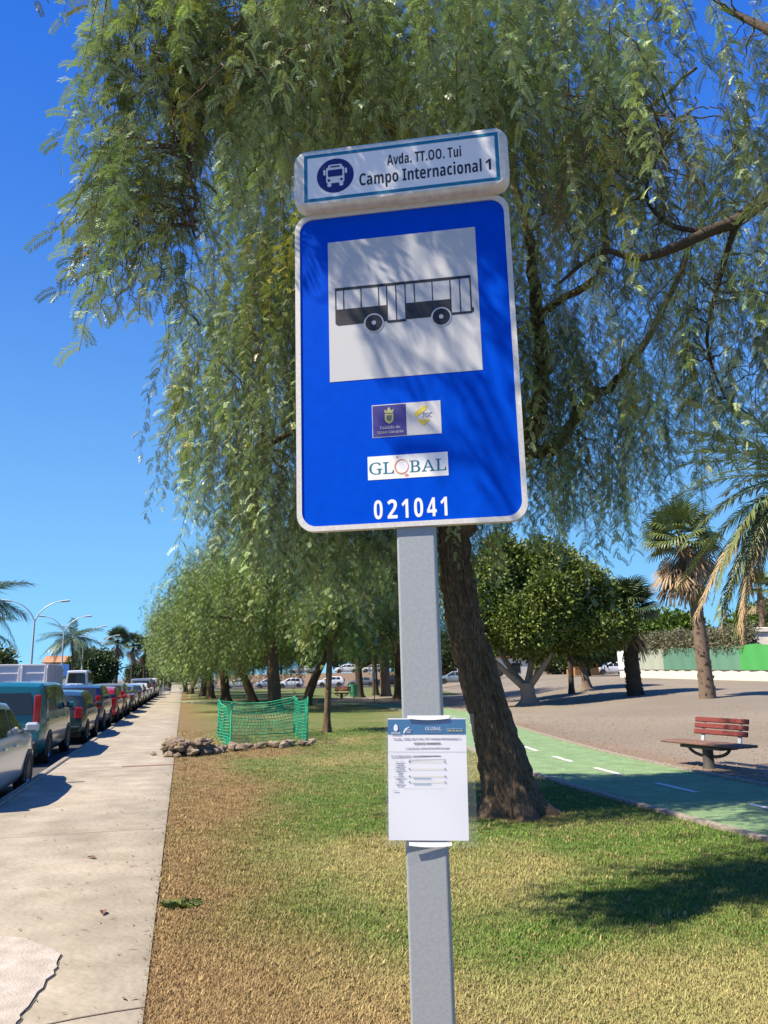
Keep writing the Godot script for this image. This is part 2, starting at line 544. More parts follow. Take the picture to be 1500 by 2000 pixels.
func pepper_colour(r: RandomNumberGenerator) -> Color:
	var k := r.randf()
	var c := Color(0.195, 0.262, 0.122)
	if k < 0.22: c = Color(0.28, 0.355, 0.145)
	elif k < 0.27: c = Color(0.30, 0.29, 0.05)
	elif k < 0.30: c = Color(0.20, 0.16, 0.09)
	elif k < 0.6: c = Color(0.235, 0.288, 0.17)
	return c * lerpf(0.5, 2.15, pow(r.randf(), 1.35))

# points of a drooping crown: lobes are [centre, radii, how many]
func hang(lobes: Array, r: RandomNumberGenerator, s0 := 0.75, s1 := 1.25) -> Array:
	var xs := []
	for l in lobes:
		for i in l[2]:
			var d := Vector3(r.randfn(), r.randfn(), r.randfn()).normalized() * pow(lerpf(0.12, 1.0, r.randf()), 0.42)
			var p: Vector3 = l[0] + d * l[1]
			var up := (Vector3.UP + Vector3(r.randf_range(-0.25, 0.25), 0, r.randf_range(-0.25, 0.25)) - Vector3(d.x, 0, d.z) * 0.25 * maxf(0.0, d.y + 0.3)).normalized()
			var x := up.cross(Vector3(r.randf_range(-1, 1), 0.1, r.randf_range(-1, 1))).normalized()
			var s: float = r.randf_range(s0, s1) * (l[3] if l.size() > 3 else 1.0)
			xs.append(Transform3D(Basis(x, up, x.cross(up)).scaled(Vector3.ONE * s), p + Vector3(0, 0.3 * s, 0)))
	return xs

func ball(lobes: Array, r: RandomNumberGenerator, s0 := 0.8, s1 := 1.2) -> Array:
	var xs := []
	for l in lobes:
		for i in l[2]:
			var d := Vector3(r.randfn(), r.randfn(), r.randfn()).normalized() * pow(lerp(0.2, 1.0, r.randf()), 0.4)
			var b := Basis.from_euler(Vector3(r.randf() * TAU, r.randf() * TAU, r.randf() * TAU)).scaled(Vector3.ONE * r.randf_range(s0, s1))
			xs.append(Transform3D(b, l[0] + d * l[1]))
	return xs

func tints(n: int, r: RandomNumberGenerator, a: Color, b: Color, jitter := 0.25) -> Array:
	var o := []
	for i in n: o.append(a.lerp(b, r.randf()) * r.randf_range(1.0 - jitter, 1.0 + jitter))
	return o

func twigs(b: MB, limbs: Array, lobes: Array, r: RandomNumberGenerator, per: int, r0 := 0.016) -> void:
	for l in lobes:
		for i in per:
			var d := Vector3(r.randfn(), r.randfn(), r.randfn()).normalized() * pow(r.randf(), 0.4)
			var e: Vector3 = l[0] + d * l[1]
			var best: Vector3 = limbs[0][0][0]
			var bd: float = 1e9
			for lm in limbs:
				for q in lm[0]:
					var dd: float = q.distance_to(e) + (0.6 if q.y > e.y + 1.0 else 0.0)
					if dd < bd:
						bd = dd; best = q
			var mid := best.lerp(e, 0.55) + Vector3(r.randf_range(-0.3, 0.3), 0.3, r.randf_range(-0.3, 0.3)) * minf(1.0, bd * 0.55)
			var pts := curve([best, mid, e, e + Vector3(r.randf_range(-0.2, 0.2), -0.45, r.randf_range(-0.2, 0.2))], 7)
			for k in range(1, pts.size() - 1): pts[k] += Vector3(r.randf_range(-1, 1), r.randf_range(-1, 1), r.randf_range(-1, 1)) * 0.018
			b.tube(pts, taper(pts.size(), r0 * (0.6 + 0.25 * bd), 0.0015, 0.6), 5, false)

func rough_trunk(pts: Array, radii: Array, sides: int, rings: int, depth: float, seed_: int, flare := 0.0) -> MB:
	var line := curve(pts, int(ceil(float(rings) / (pts.size() - 1))))
	var f := FastNoiseLite.new()
	f.seed = seed_; f.frequency = 1.0; f.fractal_octaves = 4
	var b := MB.new()
	var grid := []
	for i in line.size():
		var g := float(i) / (line.size() - 1)
		var fr := g * (radii.size() - 1)
		var i0: int = min(int(fr), radii.size() - 2)
		var rad: float = lerp(radii[i0], radii[i0 + 1], fr - i0)
		var row := []
		for k in sides:
			var a := TAU * k / sides
			var dv := Vector3(cos(a), 0, sin(a))
			var w: float = f.get_noise_3d(dv.x * 5.0, line[i].y * 0.8 + a * 0.15, dv.z * 5.0)
			var w2: float = f.get_noise_3d(dv.x * 14.0, line[i].y * 3.5, dv.z * 14.0 + 50.0)
			var ridge: float = 1.0 - abs(w) * 2.2
			var fl := flare * exp(-line[i].y * 5.0) * (0.7 + 0.6 * sin(a * 5.0 + 1.0))
			row.append(line[i] + dv * (rad + depth * (ridge - 0.6) + depth * 0.7 * w2 + fl))
		grid.append(row)
	var nr := []
	for i in grid.size():
		var row := []
		for k in sides:
			var t: Vector3 = grid[min(i + 1, grid.size() - 1)][k] - grid[max(i - 1, 0)][k]
			var u: Vector3 = grid[i][(k + 1) % sides] - grid[i][(k + sides - 1) % sides]
			row.append(t.cross(u).normalized())
		nr.append(row)
	for i in grid.size() - 1:
		for k in sides:
			var k1 := (k + 1) % sides
			b.sq(grid[i][k1], grid[i][k], grid[i + 1][k], grid[i + 1][k1], nr[i][k1], nr[i][k], nr[i + 1][k], nr[i + 1][k1])
	return b

func in_view(p: Vector3) -> bool:
	var cam: Camera3D = get_node("camera")
	var q := cam.transform.affine_inverse() * p
	return q.z < -0.5 and abs(q.x) < -q.z * 0.5 and abs(q.y) < -q.z * 0.67

func hung_crown(root: Node3D, xs: Array, meshes: Array, r: RandomNumberGenerator, singles: int) -> void:
	var order := []
	var eye := Vector3(0, 1.6, 0)
	for i in xs.size():
		var mid: Vector3 = xs[i].origin - Vector3(0, 0.3, 0)
		order.append([mid.distance_to(eye) + (0.0 if in_view(mid) else 1000.0), i])
	order.sort_custom(func(a, b): return a[0] < b[0])
	var single_mats := []
	for k in 8:
		var m: StandardMaterial3D = M.leaf.duplicate()
		m.albedo_color = pepper_colour(r).linear_to_srgb()
		single_mats.append(m)
	var sets := []
	for k in meshes.size(): sets.append([[], []])
	var crown := scatter("crown", meshes[0], [Transform3D(Basis.IDENTITY.scaled(Vector3.ONE * 0.8), xs[order[-1][1]].origin)], [pepper_colour(r)], root)
	for w in order.size():
		var i: int = order[w][1]
		var k: int = r.randi() % (meshes.size() if order[w][0] > 6.5 and fmod(order[w][0], 1000.0) > 6.5 else 3)
		if w < singles:
			var o := put("leaf_spray", meshes[k], root, xs[i])
			o.set_surface_override_material(0, single_mats[r.randi() % 8])
		else:
			sets[k][0].append(xs[i]); sets[k][1].append(pepper_colour(r))
	crown.free()
	used.erase(str(root.get_instance_id()) + "/crown")
	for k in meshes.size(): scatter("crown", meshes[k], sets[k][0], sets[k][1], root)

var sprays := []
func main_tree() -> void:
	var r := RandomNumberGenerator.new()
	r.seed = 77
	var root := thing("pepper_tree", "big leaning pepper tree with furrowed trunk just behind the bus stop sign", "tree")
	var tb := rough_trunk([Vector3(1.47, -0.05, -9.5), Vector3(1.38, 0.45, -9.5), Vector3(1.22, 1.15, -9.5), Vector3(1.0, 2.05, -9.5), Vector3(0.88, 3.0, -9.5), Vector3(0.92, 3.75, -9.5)],
		[0.31, 0.275, 0.245, 0.215, 0.18, 0.165], 72, 130, 0.055, 5, 0.19)
	build("trunk", tb, M.bark, root)
	var limbs := [
		[[Vector3(0.9, 3.3, -9.5), Vector3(1.3, 4.05, -9.5), Vector3(1.95, 4.65, -9.5), Vector3(2.08, 5.4, -9.45), Vector3(2.06, 6.3, -9.4), Vector3(1.96, 7.5, -9.2), Vector3(1.5, 9.2, -9.0)], 0.2, 0.04],
		[[Vector3(1.75, 4.4, -9.5), Vector3(2.15, 4.4, -9.45), Vector3(2.62, 4.97, -9.4), Vector3(3.3, 5.6, -9.2), Vector3(4.3, 7.4, -9.2)], 0.12, 0.03],
		[[Vector3(0.9, 3.5, -9.5), Vector3(0.2, 4.7, -9.3), Vector3(-0.6, 4.95, -9.2), Vector3(-1.1, 4.63, -9.1), Vector3(-1.75, 4.1, -9.0)], 0.13, 0.02],
		[[Vector3(0.9, 3.5, -9.5), Vector3(0.45, 5.4, -9.2), Vector3(-0.3, 7.4, -8.8), Vector3(-0.9, 9.0, -8.5)], 0.17, 0.03],
		[[Vector3(0.45, 5.3, -9.2), Vector3(0.2, 7.0, -7.6), Vector3(-0.3, 7.3, -5.8), Vector3(-0.95, 7.2, -5.4), Vector3(-1.39, 6.87, -5.12), Vector3(-1.39, 5.85, -4.68), Vector3(-1.34, 5.19, -4.46), Vector3(-1.18, 4.74, -4.39), Vector3(-1.13, 4.24, -4.32)], 0.1, 0.006],
		[[Vector3(-0.3, 7.3, -5.8), Vector3(-0.7, 6.7, -3.6), Vector3(-0.95, 5.6, -2.2), Vector3(-0.9, 4.5, -1.5)], 0.03, 0.006],
		[[Vector3(2.06, 6.2, -9.4), Vector3(2.55, 6.2, -8.4), Vector3(2.59, 6.5, -8.0), Vector3(2.57, 7.03, -8), Vector3(2.36, 7.44, -8), Vector3(2.68, 7.7, -8), Vector3(3.14, 8.1, -8), Vector3(3.75, 8.6, -7.9)], 0.055, 0.02],
		[[Vector3(2.57, 7.0, -8), Vector3(2.1, 6.85, -7.8), Vector3(1.7, 6.4, -7.6)], 0.03, 0.01]]
	for l in limbs:
		var c := curve(l[0], 7)
		l[0] = Array(c)
		var b := MB.new()
		var pts := PackedVector3Array()
		for i in c.size(): pts.append(c[i] + Vector3(noise.get_noise_2d(i * 9.0, l[1] * 900), noise.get_noise_2d(i * 9.0, 50 + l[1] * 900), noise.get_noise_2d(i * 9.0, 200)) * 0.09)
		b.tube(pts, taper(c.size(), l[1], l[2], 0.8), 10)
		build("limb", b, M.bark, root)
	var lobes := [
		[Vector3(-1.25, 5.1, -9.3), Vector3(1.5, 2.1, 1.9), 920],
		[Vector3(-0.65, 7.9, -8.9), Vector3(1.6, 2.2, 1.6), 760],
		[Vector3(0.7, 5.6, -9.7), Vector3(2.0, 2.4, 1.2), 680],
		[Vector3(1.2, 9.2, -9.0), Vector3(2.6, 1.9, 2.4), 720],
		[Vector3(0.2, 3.7, -10.0), Vector3(1.5, 0.9, 0.8), 240],
		[Vector3(2.6, 4.7, -9.5), Vector3(1.1, 1.3, 1.3), 270],
		[Vector3(3.3, 6.9, -9.5), Vector3(1.9, 1.9, 1.9), 190],
		[Vector3(0.1, 7.1, -6.4), Vector3(1.5, 1.3, 1.4), 336],
		[Vector3(1.5, 7.6, -7.0), Vector3(1.3, 1.2, 1.3), 130],
		[Vector3(-0.9, 5.9, -4.4), Vector3(0.6, 0.7, 0.6), 60],
		[Vector3(-1.54, 5.92, -4.68), Vector3(0.51, 0.69, 0.46), 60, 1.2],
		[Vector3(-1.10, 5.99, -4.84), Vector3(0.48, 0.57, 0.46), 40, 1.2],
		[Vector3(-1.58, 4.55, -4.46), Vector3(0.41, 0.38, 0.39), 52, 1.2],
		[Vector3(-0.52, 6.58, -5.41), Vector3(0.80, 0.57, 0.52), 60, 1.2],
		[Vector3(-0.62, 4.12, -1.58), Vector3(0.42, 0.2, 0.18), 24]]
	var xs := hang(lobes, r)
	for q in [[Vector3(-2.15, 6.3, -4.1), 0.8], [Vector3(-1.95, 6.25, -4.1), 0.8], [Vector3(0.355, 3.24, -1.72), 0.42], [Vector3(0.25, 3.22, -1.76), 0.3]]:
		xs.append(Transform3D(Basis(Vector3.UP, r.randf() * TAU).scaled(Vector3.ONE * q[1]), q[0]))
	var tw := MB.new()
	twigs(tw, limbs, lobes, r, 16)
	var bo := build("branches", tw, M.twig, root)
	bo.set_meta("kind", "stuff")
	hung_crown(root, xs, sprays, r, 260)

func right_tree() -> void:
	var r := RandomNumberGenerator.new()
	r.seed = 99
	var root := thing("pepper_tree", "pepper tree whose bare dark limb reaches in from the right edge above the cycle path", "tree")
	build("trunk", rough_trunk([Vector3(4.4, -0.05, -3.9), Vector3(4.35, 1.2, -4.0), Vector3(4.4, 2.6, -4.2), Vector3(4.4, 3.6, -4.5)], [0.3, 0.26, 0.22, 0.17], 32, 40, 0.03, 8, 0.12), M.bark, root)
	var limbs := [
		[[Vector3(4.4, 3.4, -4.4), Vector3(4.3, 5.1, -5.2), Vector3(3.75, 5.72, -5.9), Vector3(3.4, 5.62, -6.0), Vector3(3.1, 5.4, -6.0), Vector3(2.87, 5.31, -6.0), Vector3(2.46, 5.12, -6.0), Vector3(2.19, 5.06, -6.0), Vector3(1.93, 5.18, -6.1), Vector3(1.6, 5.0, -6.3)], 0.12, 0.014],
		[[Vector3(2.9, 5.3, -6.0), Vector3(2.6, 5.5, -6.2), Vector3(2.5, 6.0, -6.4), Vector3(2.9, 6.8, -6.5)], 0.03, 0.01],
		[[Vector3(3.1, 5.4, -6.0), Vector3(3.0, 5.0, -6.2), Vector3(2.95, 4.5, -6.5), Vector3(3.1, 4.0, -6.6)], 0.035, 0.008],
		[[Vector3(4.4, 3.5, -4.4), Vector3(4.0, 5.4, -4.8), Vector3(3.6, 6.8, -5.6), Vector3(3.3, 7.8, -6.2)], 0.12, 0.02]]
	for l in limbs:
		var c := curve(l[0], 7)
		l[0] = Array(c)
		var b := MB.new()
		b.tube(c, taper(c.size(), l[1], l[2], 0.7), 10)
		build("limb", b, M.dark_bark, root)
	var lobes := [
		[Vector3(2.6, 5.7, -6.2), Vector3(1.2, 0.9, 0.9), 80],
		[Vector3(3.1, 7.0, -6.5), Vector3(1.4, 1.0, 1.2), 110],
		[Vector3(3.2, 4.55, -6.6), Vector3(0.75, 0.9, 0.8), 110],
		[Vector3(1.9, 6.4, -6.6), Vector3(0.8, 0.8, 0.8), 45],
		[Vector3(4.6, 6.2, -5.0), Vector3(1.2, 1.2, 1.2), 120]]
	var tw := MB.new()
	twigs(tw, limbs, lobes, r, 26, 0.014)
	var bo := build("branches", tw, M.twig, root)
	bo.set_meta("kind", "stuff")
	hung_crown(root, hang(lobes, r), sprays, r, 40)

func far_pepper(label: String, r: RandomNumberGenerator, at: Vector3, h: float, spread: float, lean: Vector3, rad: float, n: int, mesh: Mesh, fork := 0.33) -> Node3D:
	var root := thing("pepper_tree", label, "tree", at, 0.0, "pepper trees in the row along the pavement")
	var top := lean + Vector3(0, h * fork, 0)
	build("trunk", rough_trunk([Vector3(0, -0.05, 0), lean * 0.35 + Vector3(0, h * fork * 0.36, 0), lean * 0.8 + Vector3(0, h * fork * 0.73, 0), top], [rad, rad * 0.86, rad * 0.8, rad * 0.7], 18, 18, rad * 0.14, 3, rad * 0.5), M.bark, root)
	var lobes := []
	var limbs := []
	var count := 7
	for k in count:
		var a := TAU * k / count + r.randf() * 0.5
		var d := Vector3(cos(a), 0, sin(a))
		var c := top + d * spread * r.randf_range(0.45, 0.62) + Vector3(0, h * r.randf_range(0.06, 0.26), 0)
		lobes.append([c, Vector3(spread * 0.42, h * r.randf_range(0.24, 0.31) * (1.0 if h > 5.0 else 0.5), spread * 0.42), n / 9])
		var line := curve([top - Vector3(0, 0.3, 0), top.lerp(c, 0.5) + Vector3(0, 0.3, 0), c], 4)
		limbs.append([Array(line)])
		var b := MB.new()
		b.tube(line, taper(line.size(), rad * 0.5, 0.04), 7, false)
		build("limb", b, M.bark, root)
	lobes.append([top + Vector3(0, h * (0.42 if h > 5.0 else 0.3), 0), Vector3(spread * 0.55, h * (0.26 if h > 5.0 else 0.16), spread * 0.55), n * 2 / 9])
	var xs := hang(lobes, r, 0.8, 1.3)
	var cols := []
	for i in xs.size(): cols.append(pepper_colour(r) * Color(0.62, 0.72, 0.45))
	scatter("crown", mesh, xs, cols, root)
	return root

func broad_tree(label: String, r: RandomNumberGenerator, at: Vector3, lobes: Array, trunk_h: float, rad: float, mesh: Mesh, a: Color, b: Color, bark: Material, called := "broadleaf_tree", s0 := 0.8, s1 := 1.2) -> Node3D:
	var root := thing(called, label, "tree", at)
	build("trunk", rough_trunk([Vector3(0, -0.2, 0), Vector3(0.05, trunk_h * 0.5, 0), Vector3(0, trunk_h, 0.05)], [rad, rad * 0.8, rad * 0.7], 14, 10, rad * 0.1, 4, rad * 0.3), bark, root)
	var xs := ball(lobes, r, s0, s1)
	scatter("crown", mesh, xs, tints(xs.size(), r, a, b), root)
	return root

func fan_frond(seed_: int, petiole: float, size: float, droop: float, spread := 1.9) -> ArrayMesh:    # grows along +Z from the origin, its face up
	var r := RandomNumberGenerator.new()
	r.seed = seed_
	var b := MB.new()
	b.tube(PackedVector3Array([Vector3.ZERO, Vector3(0, 0.04, petiole * 0.5), Vector3(0, 0, petiole)]), taper(3, 0.025, 0.014), 4, false)
	var o := Vector3(0, 0, petiole)
	var k := 26 if spread > 1.0 else 11
	for i in k:
		var a := lerpf(-spread, spread, float(i) / (k - 1)) + (r.randf_range(-0.08, 0.08) if spread < 1.0 else 0.0)
		var L := size * (0.72 + 0.28 * cos(a * 0.6)) * r.randf_range(0.9, 1.05)
		var d := Vector3(sin(a), 0, cos(a))
		var s := Vector3(cos(a), 0, -sin(a))
		var w := size * (0.075 if spread > 1.0 else 0.05)
		var p0 := o
		var p1 := o + d * L * 0.55 + Vector3(0, 0.05 * size - 0.1 * droop, 0)
		var p2 := o + d * L * 0.85 + Vector3(0, -0.22 * droop * size, 0)
		var p3 := o + d * L * 0.97 + Vector3(0, -0.55 * droop * size, 0)
		var fold := Vector3(0, w * 0.4, 0)
		var tone := r.randf_range(0.8, 1.2)
		b.col = Color(tone, tone, tone)
		b.tri(p0, p1 + s * w * 0.5 + fold, p1)
		b.tri(p0, p1, p1 - s * w * 0.5 + fold)
		b.quad(p1 + s * w * 0.5 + fold, p2 + s * w * 0.3, p2 - s * w * 0.3, p1 - s * w * 0.5 + fold)
		b.tri(p2 + s * w * 0.3, p3, p2 - s * w * 0.3)
	return b.mesh(M.frond)

func feather_frond(seed_: int, L: float, sag: float, leaflet: float, m: Material, pairs := 44, limp := 0.3) -> ArrayMesh:
	var r := RandomNumberGenerator.new()
	r.seed = seed_
	var b := MB.new()
	var pts := PackedVector3Array()
	for i in 12:
		var t := i / 11.0
		pts.append(Vector3(0, -sag * L * t * t, L * (t - 0.18 * sag * t * t)))
	b.tube(pts, taper(12, 0.03, 0.006), 4, false)
	for i in pairs:
		var t := lerpf(0.12, 0.985, float(i) / (pairs - 1))
		var f := t * 11.0
		var i0: int = min(int(f), 10)
		var p: Vector3 = pts[i0].lerp(pts[i0 + 1], f - i0)
		var dir: Vector3 = (pts[i0 + 1] - pts[i0]).normalized()
		var up: Vector3 = Vector3.RIGHT.cross(dir) * -1.0
		for sg in [-1.0, 1.0]:
			var ld: Vector3 = (dir * (0.55 + 0.5 * t) + Vector3.RIGHT * sg * (1.0 - 0.35 * t) + up * r.randf_range(-0.1, 0.5)).normalized()
			var ln := leaflet * (0.55 + 0.45 * sin(PI * clamp(t * 1.05, 0, 1))) * r.randf_range(0.85, 1.1)
			var w := ld.cross(up).normalized() * 0.021
			var q := p + ld * ln * 0.5 + Vector3.DOWN * ln * limp * 0.15
			var e := p + ld * ln + Vector3.DOWN * ln * limp
			var tone := r.randf_range(0.8, 1.25)
			b.col = Color(tone, tone, tone * 0.9)
			b.tri(p - w * 0.5, q + w, q - w); b.tri(p - w * 0.5, p + w * 0.5, q + w)
			b.tri(q - w, q + w, e)
	return b.mesh(m)

func aim(yaw: float, pitch: float, roll := 0.0) -> Basis: return Basis(Vector3.UP, yaw) * Basis(Vector3.RIGHT, -pitch) * Basis(Vector3.BACK, roll)

func palm_trunk(pts: Array, r0: float, r1: float, scales: float, m: Material, root: Node3D, seed_: int) -> void:
	var line := curve(pts, 10)
	var b := MB.new()
	var rr := PackedFloat32Array()
	for i in line.size():
		var t := float(i) / (line.size() - 1)
		rr.append(lerp(r0, r1, t) * (1.0 + 0.05 * (i % 2)) * (1.0 + 0.35 * exp(-t * 12.0)))
	b.tube(line, rr, 14)
	build("trunk", b, m, root)
	if scales > 0.0:
		var r := RandomNumberGenerator.new()
		r.seed = seed_
		var k := MB.new()
		var L := line.size()
		for i in 240:
			var f := r.randf() * (L - 1.01)
			var i0 := int(f)
			var p := line[i0].lerp(line[i0 + 1], f - i0)
			var rad: float = lerp(rr[i0], rr[i0 + 1], f - i0)
			var a := r.randf() * TAU
			var d := Vector3(cos(a), 0, sin(a))
			var s := Vector3(-d.z, 0, d.x) * scales * r.randf_range(0.5, 0.9)
			var q := p + d * rad * 0.96
			var e := q + d * scales * r.randf_range(0.4, 1.0) + Vector3.UP * scales * r.randf_range(0.8, 1.9)
			k.tri(q - s, q + s, e); k.tri(q - s + Vector3.DOWN * 0.02, e, q + s + Vector3.DOWN * 0.02)
			k.tri(q - s, e, q - s + d * 0.03 + Vector3.DOWN * 0.06)
		var o := build("leaf_bases", k, m, root)
		o.set_meta("kind", "stuff")

func fan_palm(label: String, r: RandomNumberGenerator, at: Vector3, trunk: Array, r0: float, r1: float, live: int, dead: int, size: float, m: Material, called := "fan_palm") -> Node3D:
	var root := thing(called, label, "palm tree", at)
	palm_trunk(trunk, r0, r1, 0.09, M.palm_bark if m == M.frond else M.dark_bark, root, live)
	var top: Vector3 = trunk[-1]
	var ms := [fan_frond(1, 0.55 * size, 0.62 * size, 0.35), fan_frond(2, 0.5 * size, 0.7 * size, 0.8), fan_frond(3, 0.65 * size, 0.6 * size, 0.55), fan_frond(4, 0.45 * size, 0.85 * size, 0.15, 0.42), fan_frond(5, 0.5 * size, 0.7 * size, 0.3, 0.6)]
	for i in live:
		var pitch := lerpf(1.35, -0.35, pow(float(i) / live, 0.8)) + r.randf_range(-0.15, 0.15)
		put("frond", ms[r.randi() % 3], root, Transform3D(aim(i * 2.4 + r.randf() * 0.4, pitch, r.randf_range(-0.4, 0.4)), top + Vector3.UP * pitch * 0.15), m)
	for i in dead:
		put("dead_frond", ms[3 + i % 2], root, Transform3D(aim(i * 2.4 + r.randf(), r.randf_range(-1.5, -0.7), r.randf_range(-1.2, 1.2)), top + Vector3.DOWN * r.randf() * size * 0.75), M.frond_dead if i % 4 else M.frond_brown)
	return root

func feather_palm(label: String, at: Vector3, h: float, r: RandomNumberGenerator, L: float, called := "coconut_palm") -> Node3D:
	var root := thing(called, label, "palm tree", at)
	palm_trunk([Vector3(0, -0.2, 0), Vector3(0.1, h * 0.5, 0), Vector3(0, h, 0.1)], 0.17, 0.1, 0.0, M.palm_bark, root, 1)
	var ms := [feather_frond(5, L, 0.5, L * 0.3, M.frond_dark, 46, 0.7), feather_frond(6, L, 0.9, L * 0.28, M.frond_dark, 46, 0.9)]
	for i in 24:
		put("frond", ms[i % 2], root, Transform3D(aim(i * 2.4 + r.randf() * 0.5, lerpf(1.25, -0.25, i / 23.0), r.randf_range(-0.3, 0.3)), Vector3(0, h, 0.1)))
	return root

# ------------------------------------------------------------------ vehicles: rear at z = 0, front at z = -L, wheels on y = 0
class Shell:
	var prof: PackedVector2Array          # x from the rear bumper, height of the top line
	var W: float
	var belt: float
	var tumble: float
	var L: float
	var low: float
	func top(x: float) -> float:
		for i in prof.size() - 1:
			if x >= prof[i].x and x <= prof[i + 1].x:
				return lerpf(prof[i].y, prof[i + 1].y, (x - prof[i].x) / max(0.0001, prof[i + 1].x - prof[i].x))
		return prof[-1].y
	func half(x: float) -> float:
		var e: float = min(x, L - x)
		return W * 0.5 * (1.0 - 0.10 * pow(clamp(1.0 - e / 0.55, 0.0, 1.0), 2.0) - (0.05 * pow(clamp(1.0 - (L - x) / 0.9, 0.0, 1.0), 2.0)))
	func ring(x: float) -> Array:         # right half of the cross-section, from the sill to the roof's middle
		var h := half(x)
		var t := top(x)
		var b: float = min(belt, t - 0.03)
		var up: float = max(0.0, t - b)
		var tw := h * 0.975 - tumble * up
		var lift: float = low + 0.12 * clamp(1.0 - min(x, L - x) / 0.5, 0.0, 1.0)
		return [Vector3(0, lift, -x), Vector3(h * 0.9, lift, -x), Vector3(h * 0.985, lift + 0.12, -x), Vector3(h, lerpf(lift, b, 0.6), -x), Vector3(h * 0.975, b, -x),
			Vector3(tw, t - min(0.07, up * 0.5), -x), Vector3(tw - 0.05, t - 0.018, -x), Vector3(tw * 0.55, t, -x), Vector3(0, t + 0.012, -x)]
	func side(x: float, v: float, sg: float, off: float) -> Vector3:
		var r := ring(x)
		var p: Vector3 = r[4].lerp(r[5], v)
		return Vector3((p.x + off) * sg, p.y + off * 0.3, p.z)

func vehicle(called: String, label: String, category: String, at: Vector3, yaw: float, o: Dictionary, group := "vehicles parked nose to tail along the kerb") -> Node3D:
	var root := thing(called, label, category, at, yaw, group)
	var s := Shell.new()
	s.prof = PackedVector2Array(o.prof)
	s.W = o.w; s.belt = o.belt; s.tumble = o.get("tumble", 0.2); s.L = s.prof[-1].x; s.low = o.get("low", 0.22)
	var paint: StandardMaterial3D = mat(o.color, o.get("rough", 0.35), o.get("metal", 0.2))
	paint.clearcoat_enabled = true
	paint.clearcoat = 0.8
	paint.clearcoat_roughness = 0.08
	var xs := []
	for q in s.prof: xs.append(q.x)
	for i in 15: xs.append(s.L * (i + 0.5) / 15.0)
	xs.sort()
	var b := MB.new()
	var last := []
	for x in xs:
		if last and x - -last[0].z < 0.01 and x != s.L: continue
		var r := s.ring(x)
		if last:
			for k in r.size() - 1:
				var n := Vector3(-1, 1, 1)
				b.quad(last[k], r[k], r[k + 1], last[k + 1])
				b.quad(last[k + 1] * n, r[k + 1] * n, r[k] * n, last[k] * n)
		else:
			for k in range(0, r.size() - 1):
				b.tri(Vector3(0, r[3].y, 0), r[k], r[k + 1])
				b.tri(Vector3(0, r[3].y, 0), r[k + 1] * Vector3(-1, 1, 1), r[k] * Vector3(-1, 1, 1))
		last = r
	for k in range(0, last.size() - 1):
		b.tri(Vector3(0, last[3].y, -s.L), last[k + 1], last[k])
		b.tri(Vector3(0, last[3].y, -s.L), last[k] * Vector3(-1, 1, 1), last[k + 1] * Vector3(-1, 1, 1))
	b.smooth(32.0)
	build("body", b, paint, root)
	for w in o.windows:                    # side windows on both flanks
		for sg in [-1.0, 1.0]:
			var g := MB.new()
			for i in 6:
				var x0 := lerpf(w[0], w[1], i / 6.0)
				var x1 := lerpf(w[0], w[1], (i + 1) / 6.0)
				var q := [s.side(x0, 0.08, sg, 0.006), s.side(x1, 0.08, sg, 0.006), s.side(x1, 0.9, sg, 0.006), s.side(x0, 0.9, sg, 0.006)]
				if sg > 0: g.quad(q[0], q[1], q[2], q[3])
				else: g.quad(q[3], q[2], q[1], q[0])
			build("window", g, M.glass, root)
	var back: Array = o.rear               # [x at belt side, x at roof side, lower height, half width share]
	var g := MB.new()
	for i in 6:
		var u0 := lerpf(-0.9, 0.9, i / 6.0)
		var u1 := lerpf(-0.9, 0.9, (i + 1) / 6.0)
		var wd: float = s.W * 0.5 * back[3]
		var p := func(u: float, t: float) -> Vector3:
			var x: float = lerp(back[0], back[1], t)
			return Vector3(u * wd * (1.0 - 0.12 * t), lerp(back[2], back[4], t), -x + 0.008 + 0.015 * (1.0 - u * u)) + Vector3(0, 0.01, 0)
		g.quad(p.call(u0, 0.0), p.call(u1, 0.0), p.call(u1, 1.0), p.call(u0, 1.0))
	build("rear_window", g, M.glass, root)
	var ws: Array = o.front                # windscreen along the top line
	g = MB.new()
	for i in 6:
		var u0 := lerpf(-0.88, 0.88, i / 6.0)
		var u1 := lerpf(-0.88, 0.88, (i + 1) / 6.0)
		var p := func(u: float, x: float) -> Vector3:
			var r := s.ring(x)
			return Vector3(u * r[6].x, s.top(x) + 0.014, -x - 0.012)
		g.quad(p.call(u0, ws[0]), p.call(u1, ws[0]), p.call(u1, ws[1]), p.call(u0, ws[1]))
	build("windscreen", g, M.glass, root)
	var R: float = o.get("wheel", 0.31)
	var ty := MB.new()
	ty.lathe(PackedVector2Array([Vector2(R * 0.62, -0.09), Vector2(R * 0.9, -0.1), Vector2(R, -0.07), Vector2(R, 0.07), Vector2(R * 0.9, 0.1), Vector2(R * 0.62, 0.09)]), Vector3.ZERO, 20, Basis(Vector3.BACK, -PI / 2))
	ty.smooth(50)
	var tm := ty.mesh(M.tyre)
	var rm := MB.new()
	rm.lathe(PackedVector2Array([Vector2(0.0, 0.055), Vector2(R * 0.2, 0.06), Vector2(R * 0.22, 0.035)]), Vector3.ZERO, 14, Basis(Vector3.BACK, -PI / 2))
	rm.lathe(PackedVector2Array([Vector2(R * 0.64, 0.08), Vector2(R * 0.55, 0.05), Vector2(R * 0.52, 0.0)]), Vector3.ZERO, 20, Basis(Vector3.BACK, -PI / 2))
	for k in 5: rm.box(Basis(Vector3.RIGHT, TAU * k / 5) * Vector3(0.04, R * 0.37, 0), Vector3(0.02, R * 0.42, R * 0.2), 0.0, Basis(Vector3.RIGHT, TAU * k / 5))
	var rmesh := rm.mesh(M.alloy)
